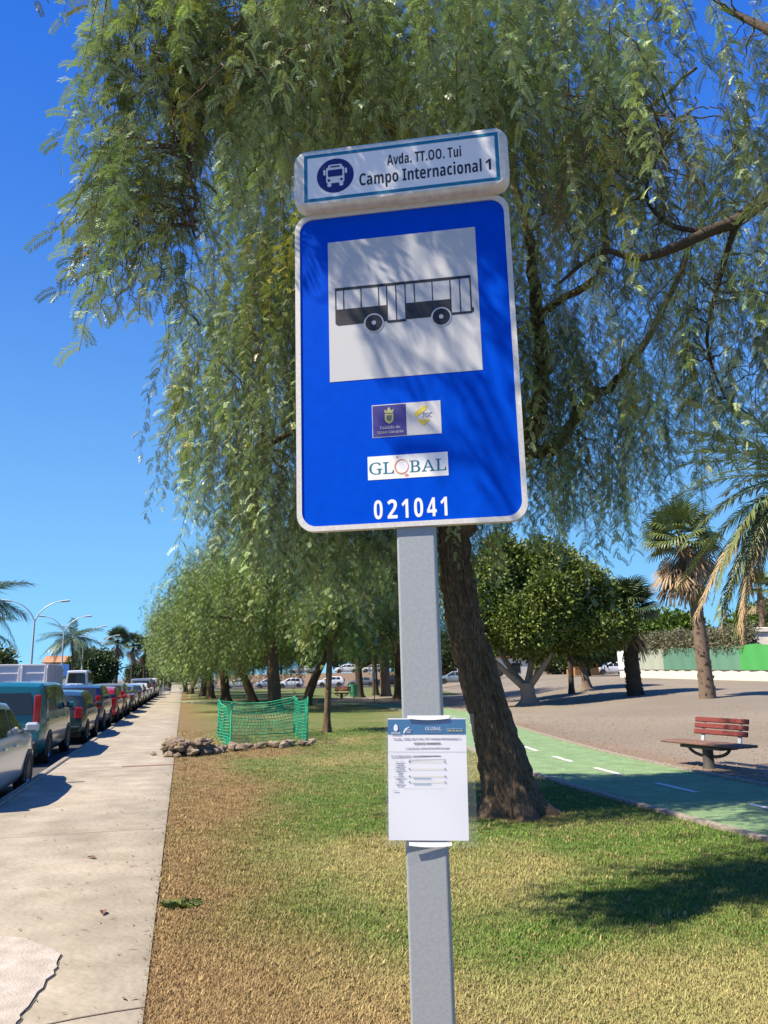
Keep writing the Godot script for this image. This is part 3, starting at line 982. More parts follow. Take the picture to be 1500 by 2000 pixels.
	var arch := MB.new()
	var arc := PackedVector2Array()
	for i in 21: arc.append(Vector2(cos(PI * i / 20.0) * R * 1.16, sin(PI * i / 20.0) * R * 1.16))
	for i in 2: arc.append(Vector2(-R * 1.16 if i == 0 else R * 1.16, -R * 0.35))
	arch.prism(arc, -0.02, 0.02, Transform3D(Basis(Vector3.UP, PI / 2), Vector3.ZERO))
	var am := arch.mesh(M.trim)
	for x in o.axles:
		for sg in [-1.0, 1.0]:
			var hw := s.half(x)
			put("wheel_arch", am, root, Transform3D(Basis(), Vector3(sg * (hw - 0.008), R, -x)))
			var wt := put("wheel", tm, root, Transform3D(Basis(Vector3.UP, 0.0 if sg > 0 else PI), Vector3(sg * (hw - 0.075), R, -x)))
			put("rim", rmesh, wt)
	for sg in [-1.0, 1.0]:
		var lo: Array = o.lamp             # lamp: [y, height, width]
		var lb := MB.new()
		lb.box(Vector3(sg * (s.half(0.05) - lo[2] * 0.5 - 0.01), lo[0], -0.03), Vector3(lo[2], lo[1], 0.12), 0.02)
		build("tail_light", lb, M.tail, root)
		lb = MB.new()
		lb.box(Vector3(sg * (s.half(s.L - 0.12) - 0.12), s.top(s.L - 0.1) - 0.13, -s.L + 0.12), Vector3(0.26, 0.13, 0.28), 0.03)
		build("headlight", lb, M.lamp_glass, root)
		var mb := MB.new()
		var mx: float = o.mirror
		var mp := s.side(mx, 0.1, sg, 0.1)
		mb.box(mp + Vector3(0.02 * sg, 0.06, 0), Vector3(0.2, 0.15, 0.1), 0.035)
		mb.box(mp + Vector3(-0.09 * sg, 0.02, 0), Vector3(0.12, 0.04, 0.05), 0.01)
		build("wing_mirror", mb, paint, root)
		if o.get("handles", true):
			for w in o.windows:
				var hb := MB.new()
				var r2 := s.ring(w[0] + 0.15)
				hb.box(Vector3(sg * (r2[3].x + 0.012), s.belt - 0.12, -(w[0] + 0.15)), Vector3(0.03, 0.035, 0.17), 0.01)
				build("door_handle", hb, paint, root)
	var bb := MB.new()
	bb.box(Vector3(0, s.low + 0.2, 0.0), Vector3(s.W * 0.88, 0.2, 0.12), 0.04)
	build("bumper", bb, paint if o.get("painted_bumper", true) else M.trim, root)
	var sk := MB.new()
	sk.box(Vector3(0, s.low + 0.04, -s.L * 0.5), Vector3(s.W * 0.86, 0.16, s.L * 0.93), 0.03)
	build("underbody", sk, M.trim, root)
	var pl := MB.new()
	pl.box(Vector3(0, o.get("plate_y", s.low + 0.42), 0.075), Vector3(0.5, 0.11, 0.01), 0.003)
	build("number_plate", pl, M.plate, root)
	return root

func v2(a: Array) -> Array:
	var o := []
	for i in range(0, a.size(), 2): o.append(Vector2(a[i], a[i + 1]))
	return o

func hatch(c: Color) -> Dictionary:
	return {prof = v2([0, 0.62, 0.05, 0.95, 0.32, 1.34, 0.7, 1.43, 1.5, 1.48, 2.2, 1.44, 3.0, 0.99, 3.75, 0.85, 4.0, 0.55]), w = 1.7, belt = 0.93, tumble = 0.28, color = c,
		windows = [[0.55, 1.1], [1.15, 1.85], [1.92, 2.75]], rear = [0.07, 0.36, 0.98, 0.86, 1.33], front = [2.95, 2.28], axles = [0.72, 3.2], lamp = [0.86, 0.3, 0.2], mirror = 2.75}
func suv(c: Color) -> Dictionary:
	return {prof = v2([0, 0.65, 0.05, 1.05, 0.38, 1.5, 0.8, 1.57, 1.7, 1.59, 2.5, 1.54, 3.3, 1.1, 4.1, 0.97, 4.35, 0.6]), w = 1.8, belt = 1.05, tumble = 0.22, color = c, wheel = 0.34,
		windows = [[0.6, 1.2], [1.27, 2.1], [2.18, 3.05]], rear = [0.07, 0.36, 1.08, 0.86, 1.47], front = [3.25, 2.58], axles = [0.8, 3.4], lamp = [1.0, 0.45, 0.16], mirror = 3.05}
func sedan(c: Color) -> Dictionary:
	return {prof = v2([0, 0.6, 0.04, 0.92, 0.55, 1.0, 1.25, 1.38, 1.9, 1.44, 2.5, 1.4, 3.3, 0.98, 4.2, 0.84, 4.5, 0.55]), w = 1.76, belt = 0.94, tumble = 0.28, color = c,
		windows = [[1.05, 1.95], [2.02, 3.0]], rear = [0.62, 1.2, 1.02, 0.8, 1.35], front = [3.25, 2.58], axles = [0.95, 3.65], lamp = [0.84, 0.2, 0.34], mirror = 3.0}
func van(c: Color, h := 1.95, L := 4.8) -> Dictionary:
	return {prof = v2([0, 0.6, 0.04, 1.0, 0.14, h - 0.1, 0.35, h - 0.02, 1.8, h, L - 2.0, h - 0.03, L - 1.1, 1.2, L - 0.25, 0.95, L, 0.6]), w = 1.9, belt = 1.05, tumble = 0.1, color = c, wheel = 0.33,
		windows = [[0.45, 1.5], [1.6, 2.6], [2.75, L - 1.45]], rear = [0.03, 0.12, 1.06, 0.84, h - 0.24], front = [L - 1.15, L - 1.9], axles = [0.85, L - 0.95], lamp = [1.15, 0.62, 0.13], mirror = L - 1.5}

# ------------------------------------------------------------------ the bus stop sign
func rounded(w: float, h: float, r: float, at := Vector2.ZERO, seg := 8) -> PackedVector2Array:
	var o := PackedVector2Array()
	for q in [[1, -1, -PI / 2], [1, 1, 0.0], [-1, 1, PI / 2], [-1, -1, PI]]:
		for i in seg + 1:
			var a: float = q[2] + PI / 2 * i / seg
			o.append(at + Vector2(q[0] * (w / 2 - r) + r * cos(a), q[1] * (h / 2 - r) + r * sin(a)))
	return o

func disc(at: Vector2, r: float, seg := 28, sx := 1.0) -> PackedVector2Array:
	var o := PackedVector2Array()
	for i in seg: o.append(at + Vector2(cos(TAU * i / seg) * sx, sin(TAU * i / seg)) * r)
	return o

func rect(x0: float, y0: float, x1: float, y1: float) -> PackedVector2Array:
	return PackedVector2Array([Vector2(x0, y0), Vector2(x1, y0), Vector2(x1, y1), Vector2(x0, y1)])

var fonts := {}
func face(called: String, weight: int, italic := false) -> Font:
	var k := called + str(weight) + str(italic)
	if not fonts.has(k):
		var f := SystemFont.new()
		f.font_names = PackedStringArray([called])
		f.font_weight = weight
		f.font_italic = italic
		fonts[k] = f
	return fonts[k]

# lettering fitted into x0..x1 (if given) and to a cap height
func letters(called: String, text: String, parent: Node, x0: float, x1: float, y: float, cap: float, z: float, m: Material, font := "Droid Sans", weight := 700, slant := 0.0, centred := false) -> MeshInstance3D:
	var t := TextMesh.new()
	t.text = text
	t.font = face(font, weight)
	t.font_size = 64
	t.pixel_size = 0.01
	t.depth = 0.02
	t.curve_step = 1.0
	t.horizontal_alignment = HORIZONTAL_ALIGNMENT_LEFT
	t.material = m
	var bx := t.get_aabb()
	var ref := TextMesh.new()
	ref.text = "H"; ref.font = t.font; ref.font_size = 64; ref.pixel_size = 0.01; ref.depth = 0.02
	var rb := ref.get_aabb()
	var sy := cap / rb.size.y
	var sx := sy
	if x1 > x0 and not centred: sx = (x1 - x0) / bx.size.x
	var at := x0 - bx.position.x * sx
	if centred: at = (x0 + x1) / 2 - (bx.position.x + bx.size.x / 2) * sx
	# the baseline stands where the letter H begins in a text mesh of the same size
	return put(called, t, parent, Transform3D(Basis(Vector3(sx, 0, 0), Vector3(slant * sy, sy, 0), Vector3(0, 0, 0.02)), Vector3(at, y - rb.position.y * sy, z)))

func bus_sign() -> void:
	var root := thing("bus_stop_sign", "tall blue and white bus stop sign with the number 021041 on a square galvanised post", "bus stop sign", Vector3(0.098, 0, -1.965))
	root.rotation = Vector3(0.0, deg_to_rad(-8.6), deg_to_rad(0.45))
	# everything below in the sign's own axes: origin at the post's foot, plate centre 2.435 m up
	var up := 2.435
	var post := MB.new()
	var sec := rounded(0.1, 0.05, 0.006, Vector2.ZERO, 3)
	post.prism(sec, -0.3, up + 0.1, Transform3D(Basis(Vector3(1, 0, 0), Vector3(0, 0, -1), Vector3(0, 1, 0)), Vector3(0, 0, -0.012)))
	build("post", post, M.galv, root)
	var F := Node3D.new()                  # plate
	F.name = "sign_plate"
	root.add_child(F, true)
	F.transform = Transform3D(Basis(Vector3.RIGHT, deg_to_rad(1.2)), Vector3(-0.012, up, 0.029))
	var z := 0.0
	var body := MB.new()
	body.ring(rounded(0.602, 0.912, 0.046, Vector2(0, -0.004)), rounded(0.574, 0.886, 0.04, Vector2(0, -0.004)), -0.022, 0.004)
	body.prism(rounded(0.572, 0.884, 0.04, Vector2(0, -0.004)), -0.012, -0.002)
	build("rim", body, M.rim, F)
	var b := MB.new()
	b.prism(rounded(0.574, 0.884, 0.038, Vector2(0, -0.004)), -0.001, 0.0005)
	build("blue_field", b, M.blue, F)
	b = MB.new()
	b.prism(rect(-0.2065, -0.051, 0.2065, 0.363), 0.0006, 0.0014)
	build("white_square", b, M.reflective, F)
	b = MB.new()
	var e0 := 0.0015
	var e1 := 0.0021
	for q in [rect(-0.188, 0.214, 0.187, 0.222), rect(-0.188, 0.158, -0.185, 0.2139), PackedVector2Array([Vector2(-0.188, 0.117), Vector2(-0.182, 0.111), Vector2(-0.0445, 0.111), Vector2(-0.0445, 0.1579), Vector2(-0.188, 0.1579)]),
		rect(0.0085, 0.111, 0.1305, 0.1579), rect(-0.044, 0.1055, 0.008, 0.1125), rect(0.131, 0.1115, 0.187, 0.118), rect(0.1835, 0.1181, 0.187, 0.2139), rect(0.1871, 0.115, 0.1915, 0.128)]:
		b.prism(q, e0, e1)
	for x in [-0.164, -0.115, -0.066]: b.prism(rect(x - 0.0013, 0.158, x + 0.0013, 0.2139), e0, e1)
	for x in [0.033, 0.082]: b.prism(rect(x - 0.0013, 0.158, x + 0.0013, 0.2139), e0, e1)
	for x in [-0.0435, -0.018, 0.0075]: b.prism(rect(x - 0.0014, 0.1126, x + 0.0014, 0.2139), e0, e1)
	for x in [0.1308, 0.1565]: b.prism(rect(x - 0.0014, 0.1181, x + 0.0014, 0.2139), e0, e1)
	build("bus_pictogram", b, M.black, F)
	for x in [-0.081, 0.1035]:
		b = MB.new()
		b.prism(disc(Vector2(x, 0.109), 0.0275), e1 + 0.0002, e1 + 0.0006)
		var w := build("pictogram_wheel", b, M.reflective, F)
		b = MB.new()
		b.prism(disc(Vector2(x, 0.109), 0.0235), e1 + 0.0008, e1 + 0.0012)
		build("tyre", b, M.black, w)
		b = MB.new()
		b.prism(disc(Vector2(x, 0.109), 0.0062), e1 + 0.0014, e1 + 0.0018)
		build("hub", b, M.reflective, w)
	# sticker with the island's crest and the transport authority's mark
	var violet := mat(lin(0.045, 0.035, 0.22), 0.5)
	var pale := mat(lin(0.55, 0.55, 0.56), 0.5)
	var yellow := mat(lin(0.62, 0.5, 0.06), 0.5)
	b = MB.new()
	b.prism(rect(-0.093, -0.2165, 0.091, -0.126), 0.0007, 0.0012)
	var st := build("sticker", b, pale, F)
	b = MB.new()
	b.prism(rect(-0.0915, -0.2145, -0.0015, -0.1285), 0.0013, 0.0017)
	build("violet_half", b, violet, st)
	b = MB.new()
	b.prism(PackedVector2Array([Vector2(-0.0585, -0.153), Vector2(-0.0585, -0.168), Vector2(-0.056, -0.175), Vector2(-0.047, -0.1805), Vector2(-0.038, -0.175), Vector2(-0.0355, -0.168), Vector2(-0.0355, -0.153)]), 0.0018, 0.0021)
	b.prism(PackedVector2Array([Vector2(-0.0575, -0.151), Vector2(-0.0365, -0.151), Vector2(-0.034, -0.1405), Vector2(-0.0405, -0.1445), Vector2(-0.047, -0.1335), Vector2(-0.0535, -0.1445), Vector2(-0.06, -0.1405)]), 0.0018, 0.0021)
	build("crest", b, mat(lin(0.5, 0.48, 0.2), 0.5), st)
	b = MB.new()
	b.prism(PackedVector2Array([Vector2(-0.054, -0.157), Vector2(-0.054, -0.168), Vector2(-0.047, -0.1755), Vector2(-0.04, -0.168), Vector2(-0.04, -0.157)]), 0.0022, 0.0025)
	build("crest_field", b, mat(lin(0.12, 0.16, 0.12), 0.5), st)
	letters("lettering", "Cabildo de", st, -0.072, -0.018, -0.194, 0.0075, 0.0019, pale, "Droid Serif", 400)
	letters("lettering", "Gran Canaria", st, -0.079, -0.01, -0.2065, 0.0075, 0.0019, pale, "Droid Serif", 400)
	b = MB.new()
	b.prism(PackedVector2Array([Vector2(0.019, -0.158), Vector2(0.044, -0.1375), Vector2(0.053, -0.1385), Vector2(0.052, -0.149), Vector2(0.031, -0.1645), Vector2(0.026, -0.1675)]), 0.0014, 0.0018)
	b.prism(PackedVector2Array([Vector2(0.0265, -0.171), Vector2(0.033, -0.1735), Vector2(0.045, -0.176), Vector2(0.06, -0.1735), Vector2(0.061, -0.178), Vector2(0.044, -0.192), Vector2(0.034, -0.1835)]), 0.0014, 0.0018)
	build("yellow_mark", b, yellow, st)
	letters("lettering", "TGC", st, 0.041, 0.067, -0.1695, 0.0125, 0.0019, mat(lin(0.12, 0.12, 0.32), 0.5), "Droid Sans", 400, 0.2)
	# operator's sticker
	b = MB.new()
	b.prism(rect(-0.108, -0.331, 0.104, -0.2675), 0.0007, 0.0012)
	var gl := build("sticker", b, mat(lin(0.8, 0.8, 0.8), 0.45), F)
	var teal := mat(lin(0.01, 0.15, 0.22), 0.5)
	letters("lettering", "GL", gl, -0.104, -0.039, -0.3165, 0.0315, 0.0014, teal, "Droid Serif", 400)
	letters("lettering", "BAL", gl, 0.003, 0.0985, -0.3165, 0.0315, 0.0014, teal, "Droid Serif", 400)
	b = MB.new()
	b.ring(disc(Vector2(-0.0185, -0.2995), 0.0205, 30, 0.92), disc(Vector2(-0.0175, -0.2990), 0.0175, 30, 0.92), 0.0014, 0.0018)
	b.prism(disc(Vector2(-0.029, -0.2735), 0.0028, 10), 0.0014, 0.0018)
	b.prism(disc(Vector2(-0.0055, -0.323), 0.0034, 10, 1.6), 0.0014, 0.0018)
	build("orange_ring", b, mat(lin(0.62, 0.28, 0.13), 0.5), gl)
	var white := mat(lin(0.78, 0.78, 0.8), 0.45)
	var xd := [[-0.0945, -0.0715], [-0.059, -0.0325], [-0.0215, -0.004], [0.011, 0.0345], [0.0445, 0.0695], [0.0795, 0.097]]
	var dg := "021041"
	for i in 6: letters("digit", dg[i], F, xd[i][0], xd[i][1], -0.4365, 0.0495, 0.0008, white)
	# the name box above
	var T := Node3D.new()
	T.name = "name_box"
	root.add_child(T, true)
	T.transform = Transform3D(Basis(Vector3.RIGHT, deg_to_rad(1.2)), Vector3(-0.009, up, 0.045))
	b = MB.new()
	var layers := [[0.0, 0.008, 0.0], [0.004, 0.028, 0.0], [0.012, 0.036, 0.0]]
	var c0 := Vector2(0.003, 0.5435)
	var prev := rounded(0.604, 0.183, 0.04, c0)
	var pz := -0.014
	var back := prev
	for l in [[0.0, 0.012], [0.003, 0.019], [0.010, 0.023]]:
		var cur := rounded(0.604 - 2 * l[0], 0.183 - 2 * l[0], 0.04 - l[0], c0)
		for i in prev.size():
			var j := (i + 1) % prev.size()
			b.quad(Vector3(prev[i].x, prev[i].y, pz), Vector3(prev[j].x, prev[j].y, pz), Vector3(cur[j].x, cur[j].y, l[1]), Vector3(cur[i].x, cur[i].y, l[1]))
		prev = cur; pz = l[1]
	b.smooth(50)
	b.prism(prev, 0.0225, 0.0231)
	b.prism(back, -0.0152, -0.014)
	build("shell", b, M.white_plastic, T)
	b = MB.new()
	var fz := 0.0232
	b.prism(rounded(0.552, 0.153, 0.004, Vector2(0.0065, 0.543)), fz, fz + 0.0003)
	build("print_sheet", b, mat(lin(0.82, 0.82, 0.82), 0.4), T)
	b = MB.new()
	b.ring(rounded(0.546, 0.147, 0.001, Vector2(0.0065, 0.543), 1), rounded(0.526, 0.127, 0.001, Vector2(0.0065, 0.543), 1), fz + 0.0005, fz + 0.0009)
	build("teal_frame", b, mat(lin(0.006, 0.17, 0.30), 0.45), T)
	b = MB.new()
	b.prism(disc(Vector2(-0.1765, 0.5435), 0.053, 40), fz + 0.0005, fz + 0.0009)
	var navy := mat(lin(0.008, 0.012, 0.14), 0.45)
	var dk := build("bus_symbol", b, navy, T)
	var wh := mat(lin(0.75, 0.75, 0.76), 0.45)
	b = MB.new()
	var ox := -0.1765
	var oy := 0.5435
	b.prism(rounded(0.052, 0.05, 0.007, Vector2(ox, oy + 0.002)), fz + 0.001, fz + 0.0013)
	b.prism(rounded(0.040, 0.012, 0.005, Vector2(ox, oy + 0.0285)), fz + 0.001, fz + 0.0012)
	for sg in [-1, 1]:
		b.prism(rounded(0.006, 0.016, 0.002, Vector2(ox + sg * 0.031, oy + 0.012)), fz + 0.001, fz + 0.0013)
		b.prism(rounded(0.011, 0.014, 0.004, Vector2(ox + sg * 0.017, oy - 0.027)), fz + 0.0014, fz + 0.0017)
	build("bus_front", b, wh, dk)
	b = MB.new()
	b.prism(rounded(0.042, 0.021, 0.003, Vector2(ox, oy + 0.0075)), fz + 0.0018, fz + 0.0021)
	b.prism(rounded(0.028, 0.004, 0.0015, Vector2(ox, oy + 0.0275)), fz + 0.0018, fz + 0.0021)
	for sg in [-1, 1]: b.prism(disc(Vector2(ox + sg * 0.018, oy - 0.014), 0.004, 12), fz + 0.0018, fz + 0.0021)
	build("bus_windows", b, navy, dk)
	var ink := mat(lin(0.012, 0.012, 0.016), 0.5)
	letters("lettering", "Avda. TT.OO. Tui", T, -0.0285, 0.1775, 0.5555, 0.031, fz + 0.0006, ink)
	letters("lettering", "Campo Internacional", T, -0.108, 0.231, 0.5025, 0.0365, fz + 0.0006, ink)
	letters("lettering", "1", T, 0.2415, 0.2565, 0.5045, 0.0325, fz + 0.0006, ink)
	var br := MB.new()
	for y in [0.3, -0.3]:
		br.box(Vector3(0, y, -0.05), Vector3(0.2, 0.03, 0.06), 0.004)
	build("bracket", br, M.galv, F)
	dissolve(F, root)
	dissolve(T, root)
	timetable()

func dissolve(f: Node3D, root: Node3D) -> void:            # hand the pieces of a frame of axes over to the thing itself
	for o in f.get_children():
		var base := String(o.name)
		if base.length() > 4 and base[-4] == "_" and base.right(3).is_valid_int(): base = base.left(-4)
		f.remove_child(o)
		o.name = numbered(base, root)
		o.transform = f.transform * o.transform
		root.add_child(o, true)
	f.free()

func timetable() -> void:
	var root := thing("timetable_sheet", "white printed timetable with blue heading in a clear plastic sleeve, tied to the sign post", "timetable", Vector3(0.094, 1.356, -1.9455), deg_to_rad(-3.0))
	root.rotation.z = deg_to_rad(-0.6)
	root.scale = Vector3(0.955, 0.945, 1.0)
	var w := 0.199
	var h := 0.297
	var b := MB.new()
	var nx := 10
	var ny := 14
	var bend := func(u: float, v: float) -> float: return 0.0006 * sin(u * 2.4 + 0.4) - 0.0006 * v * v + 0.0004 * sin(v * 5.0 + u * 2.0)
	for j in ny:
		for i in nx:
			var q := []
			for k in [[i, j], [i + 1, j], [i + 1, j + 1], [i, j + 1]]:
				var u := float(k[0]) / nx * 2 - 1
				var v := float(k[1]) / ny * 2 - 1
				q.append(Vector3(u * w / 2, v * h / 2, bend.call(u, v)))
			b.quad(q[0], q[1], q[2], q[3])
	b.smooth(60)
	build("paper", b, M.paper, root)
	var head := MB.new()
	var curved := func(mb: MB, x0: float, y0: float, x1: float, y1: float, z: float) -> void:
		for i in 8:
			var xa := lerpf(x0, x1, i / 8.0)
			var xb := lerpf(x0, x1, (i + 1) / 8.0)
			var p := func(x: float, y: float) -> Vector3: return Vector3(x, y, bend.call(x / w * 2, y / h * 2) + z)
			mb.quad(p.call(xa, y0), p.call(xb, y0), p.call(xb, y1), p.call(xa, y1))
	curved.call(head, -w / 2, h / 2 - 0.0405, w / 2 - 0.0005, h / 2 - 0.003, 0.0006)
	build("blue_heading", head, mat(lin(0.0, 0.12, 0.30), 0.7), root)
	var wh := mat(lin(0.75, 0.78, 0.82), 0.6)
	var z := 0.0014
	var y := h / 2 - 0.027
	var cr := MB.new()
	cr.prism(PackedVector2Array([Vector2(-0.085, y + 0.002), Vector2(-0.084, y - 0.003), Vector2(-0.0795, y - 0.006), Vector2(-0.075, y - 0.003), Vector2(-0.074, y + 0.002), Vector2(-0.0755, y + 0.0095), Vector2(-0.0795, y + 0.0125), Vector2(-0.0835, y + 0.0095)]), z, z + 0.0002)
	build("crest", cr, wh, root)
	letters("lettering", "CABILDO DE", root, -0.090, -0.069, y - 0.0095, 0.0022, z, wh)
	letters("lettering", "GRAN CANARIA", root, -0.092, -0.067, y - 0.0125, 0.0022, z, wh)
	cr = MB.new()
	cr.prism(PackedVector2Array([Vector2(-0.0585, y - 0.012), Vector2(-0.0605, y - 0.008), Vector2(-0.056, y + 0.001), Vector2(-0.0455, y + 0.006), Vector2(-0.0445, y + 0.0045), Vector2(-0.0525, y - 0.001), Vector2(-0.056, y - 0.008)]), z, z + 0.0002)
	build("swoosh", cr, wh, root)
	letters("lettering", "TGC", root, -0.0535, -0.040, y - 0.0095, 0.0085, z, wh, "Droid Sans", 400, 0.25)
	letters("lettering", "GLOBAL", root, -0.004, 0.037, y - 0.003, 0.0078, z, wh, "Droid Serif", 400)
	letters("lettering", "tu transporte en guagua", root, -0.002, 0.038, y - 0.0085, 0.0018, z, mat(lin(0.2, 0.4, 0.55), 0.6))
	letters("lettering", "guaguasglobal.com", root, 0.048, 0.09, y - 0.0005, 0.0022, z, mat(lin(0.3, 0.5, 0.6), 0.6))
	letters("lettering", "928 25 26 30", root, 0.052, 0.09, y - 0.006, 0.0032, z, mat(lin(0.65, 0.6, 0.1), 0.6))
	var grey := mat(lin(0.18, 0.18, 0.22), 0.7)
	var dark := mat(lin(0.05, 0.05, 0.06), 0.7)
	z = 0.0010
	letters("lettering", "Parada:", root, -0.086, -0.064, h / 2 - 0.0525, 0.0036, z, mat(lin(0.4, 0.14, 0.16), 0.7))
	letters("lettering", "AVDA. DE TT.OO. TUI \"Campo Internacional 1\"", root, -0.060, 0.086, h / 2 - 0.0525, 0.0036, z, grey)
	letters("lettering", "NUEVOS HORARIOS", root, -0.033, 0.034, h / 2 - 0.065, 0.0045, z, dark)
	letters("lettering", "A PARTIR DEL LUNES 28 DE JUNIO DE 2021", root, -0.055, 0.056, h / 2 - 0.0765, 0.0036, z, grey, "Droid Sans", 400)
	var ln := MB.new()
	curved.call(ln, -w / 2 + 0.001, h / 2 - 0.0838, w / 2 - 0.002, h / 2 - 0.083, 0.0008)
	curved.call(ln, -0.06, h / 2 - 0.1735, 0.042, h / 2 - 0.1731, 0.0008)
	build("ruled_line", ln, mat(lin(0.4, 0.4, 0.45), 0.7), root)
	z = 0.0010
	letters("lettering", "30  Las Palmas de G.C. - Faro de Maspalomas (directo)", root, -0.092, 0.034, h / 2 - 0.0955, 0.0034, z, dark)
	var marks := [MB.new(), MB.new(), MB.new()]
	var rows := [[0.1075, 0, 0], [0.1255, 0, 0], [0.1435, 0, 7], [0.1575, 0, 7]]
	for i in 15:
		letters("lettering", str((5 + i) % 24), root, -0.047 + i * 0.0064, -0.0438 + i * 0.0064, h / 2 - 0.104, 0.0028, z, grey, "Droid Sans", 400)
	for q in rows:
		for i in 15:
			var x: float = -0.0455 + i * 0.0064
			var k := 1 if i == 0 or i == 14 else 0
			var s := 0.0018 if k == 1 else 0.0012
			curved.call(marks[k], x - s, h / 2 - q[0] - s, x + s, h / 2 - q[0] + s, 0.0012)
		for i in q[2]:
			var x: float = -0.0325 + i * 0.0064
			curved.call(marks[2], x - 0.0016, h / 2 - q[0] - 0.0066, x + 0.0016, h / 2 - q[0] - 0.0034, 0.0012)
	build("departure_marks", marks[0], mat(lin(0.6, 0.5, 0.2), 0.7), root)
	build("departure_marks", marks[1], mat(lin(0.08, 0.13, 0.22), 0.7), root)
	build("departure_marks", marks[2], mat(lin(0.03, 0.18, 0.4), 0.7), root)
	var names := [["Lunes a viernes", "laborables", "Monday - Friday", "working days"], ["Sábado / Saturday", "Samstag", "Lørdag", "Lauantai"], ["Domingos y festivos", "Sundays", "Sonntag"], ["Agosto / August", "laborables"]]
	var ys := [0.1085, 0.127, 0.1455, 0.1605]
	for i in 4:
		for k in names[i].size(): letters("lettering", names[i][k], root, -0.088, -0.054, h / 2 - ys[i] - k * 0.0044, 0.0024, z, grey, "Droid Sans", 400, 0.0, true)
	letters("lettering", "* Directo", root, -0.09, -0.075, h / 2 - 0.179, 0.0026, z, mat(lin(0.3, 0.3, 0.33), 0.7), "Droid Sans", 400)
	# sleeve
	var sl := MB.new()
	sl.box(Vector3(0.006, -0.002, 0.0035), Vector3(0.228, 0.322, 0.0006), 0.0)
	build("sleeve", sl, M.sleeve, root)
	for q in [[0.152, 0.006], [-0.1555, -0.004]]:      # the white bands that hold it to the post
		var tp := MB.new()
		for i in 8:
			var a := -0.053 + 0.01325 * i
			var a2 := a + 0.01325
			var y0: float = q[0] - 0.004 * (1 - pow(a / 0.053, 2.0))
			var y1: float = q[0] - 0.004 * (1 - pow(a2 / 0.053, 2.0))
			tp.quad(Vector3(a + 0.004, y0 - 0.004, 0.0042), Vector3(a2 + 0.004, y1 - 0.004, 0.0042), Vector3(a2 + 0.004, q[0] + 0.003, 0.001), Vector3(a + 0.004, q[0] + 0.003, 0.001))
		tp.smooth(60)
		build("tape_band", tp, mat(lin(0.6, 0.62, 0.64), 0.4), root)

# ------------------------------------------------------------------ things in the park
func rock_mesh(seed_: int) -> ArrayMesh:
	var f := FastNoiseLite.new()
	f.seed = seed_; f.frequency = 0.9
	var s := SphereMesh.new()
	s.radius = 0.5; s.height = 1.0; s.radial_segments = 8; s.rings = 4
	var a := s.get_mesh_arrays()
	var vs: PackedVector3Array = a[Mesh.ARRAY_VERTEX]
	var ix: PackedInt32Array = a[Mesh.ARRAY_INDEX]
	var b := MB.new()
	for i in range(0, ix.size(), 3):
		var p := []
		for k in 3:
			var q := vs[ix[i + k]]
			p.append(q * (1.0 + 0.75 * f.get_noise_3dv((q * 10.0).round() * 0.17)))
		b.out(p[0], p[1], p[2], Vector3.ZERO)
	b.smooth(28)
	return b.mesh(M.stone)

func stone_border() -> void:
	var r := RandomNumberGenerator.new()
	r.seed = 31
	var root := thing("stone_border", "low heap of rough brown stones between the pavement edge and the green net", "stone border", Vector3(-3.4, 0, -18.0))
	var rocks := [rock_mesh(1), rock_mesh(2), rock_mesh(3), rock_mesh(4)]
	var mats := []
	for c in [Color(0.36, 0.29, 0.22), Color(0.42, 0.35, 0.27), Color(0.27, 0.21, 0.16), Color(0.33, 0.25, 0.18)]:
		var m: StandardMaterial3D = M.stone.duplicate()
		m.albedo_color = c.linear_to_srgb()
		mats.append(m)
	var line := curve([Vector3(-4.72, 0, -17.4), Vector3(-4.38, 0, -16.9), Vector3(-4.05, 0, -17.2), Vector3(-3.6, 0, -17.85), Vector3(-2.8, 0, -18.5), Vector3(-1.85, 0, -19.1)], 10)
	for i in 160:
		var f := pow(r.randf(), 1.7) * (line.size() - 1.01)
		var p := line[int(f)].lerp(line[int(f) + 1], f - int(f))
		var tall := 0.28 if f < 22 else 0.07
		if f > 24.0 and r.randf() < 0.45: continue
		var lay := r.randf()
		var s := r.randf_range(0.08, 0.2)
		var o := p + Vector3(r.randf_range(-0.28, 0.28) * (1.1 - lay * 0.7), 0.04 + lay * tall, r.randf_range(-0.28, 0.28) * (1.1 - lay * 0.7)) - root.position
		put("stone", rocks[r.randi() % 4], root, Transform3D(Basis.from_euler(Vector3(r.randf_range(-0.4, 0.4), r.randf() * TAU, r.randf_range(-0.4, 0.4))).scaled(Vector3(s * 1.5, s * 0.8, s * 1.1)), o), mats[r.randi() % 4])

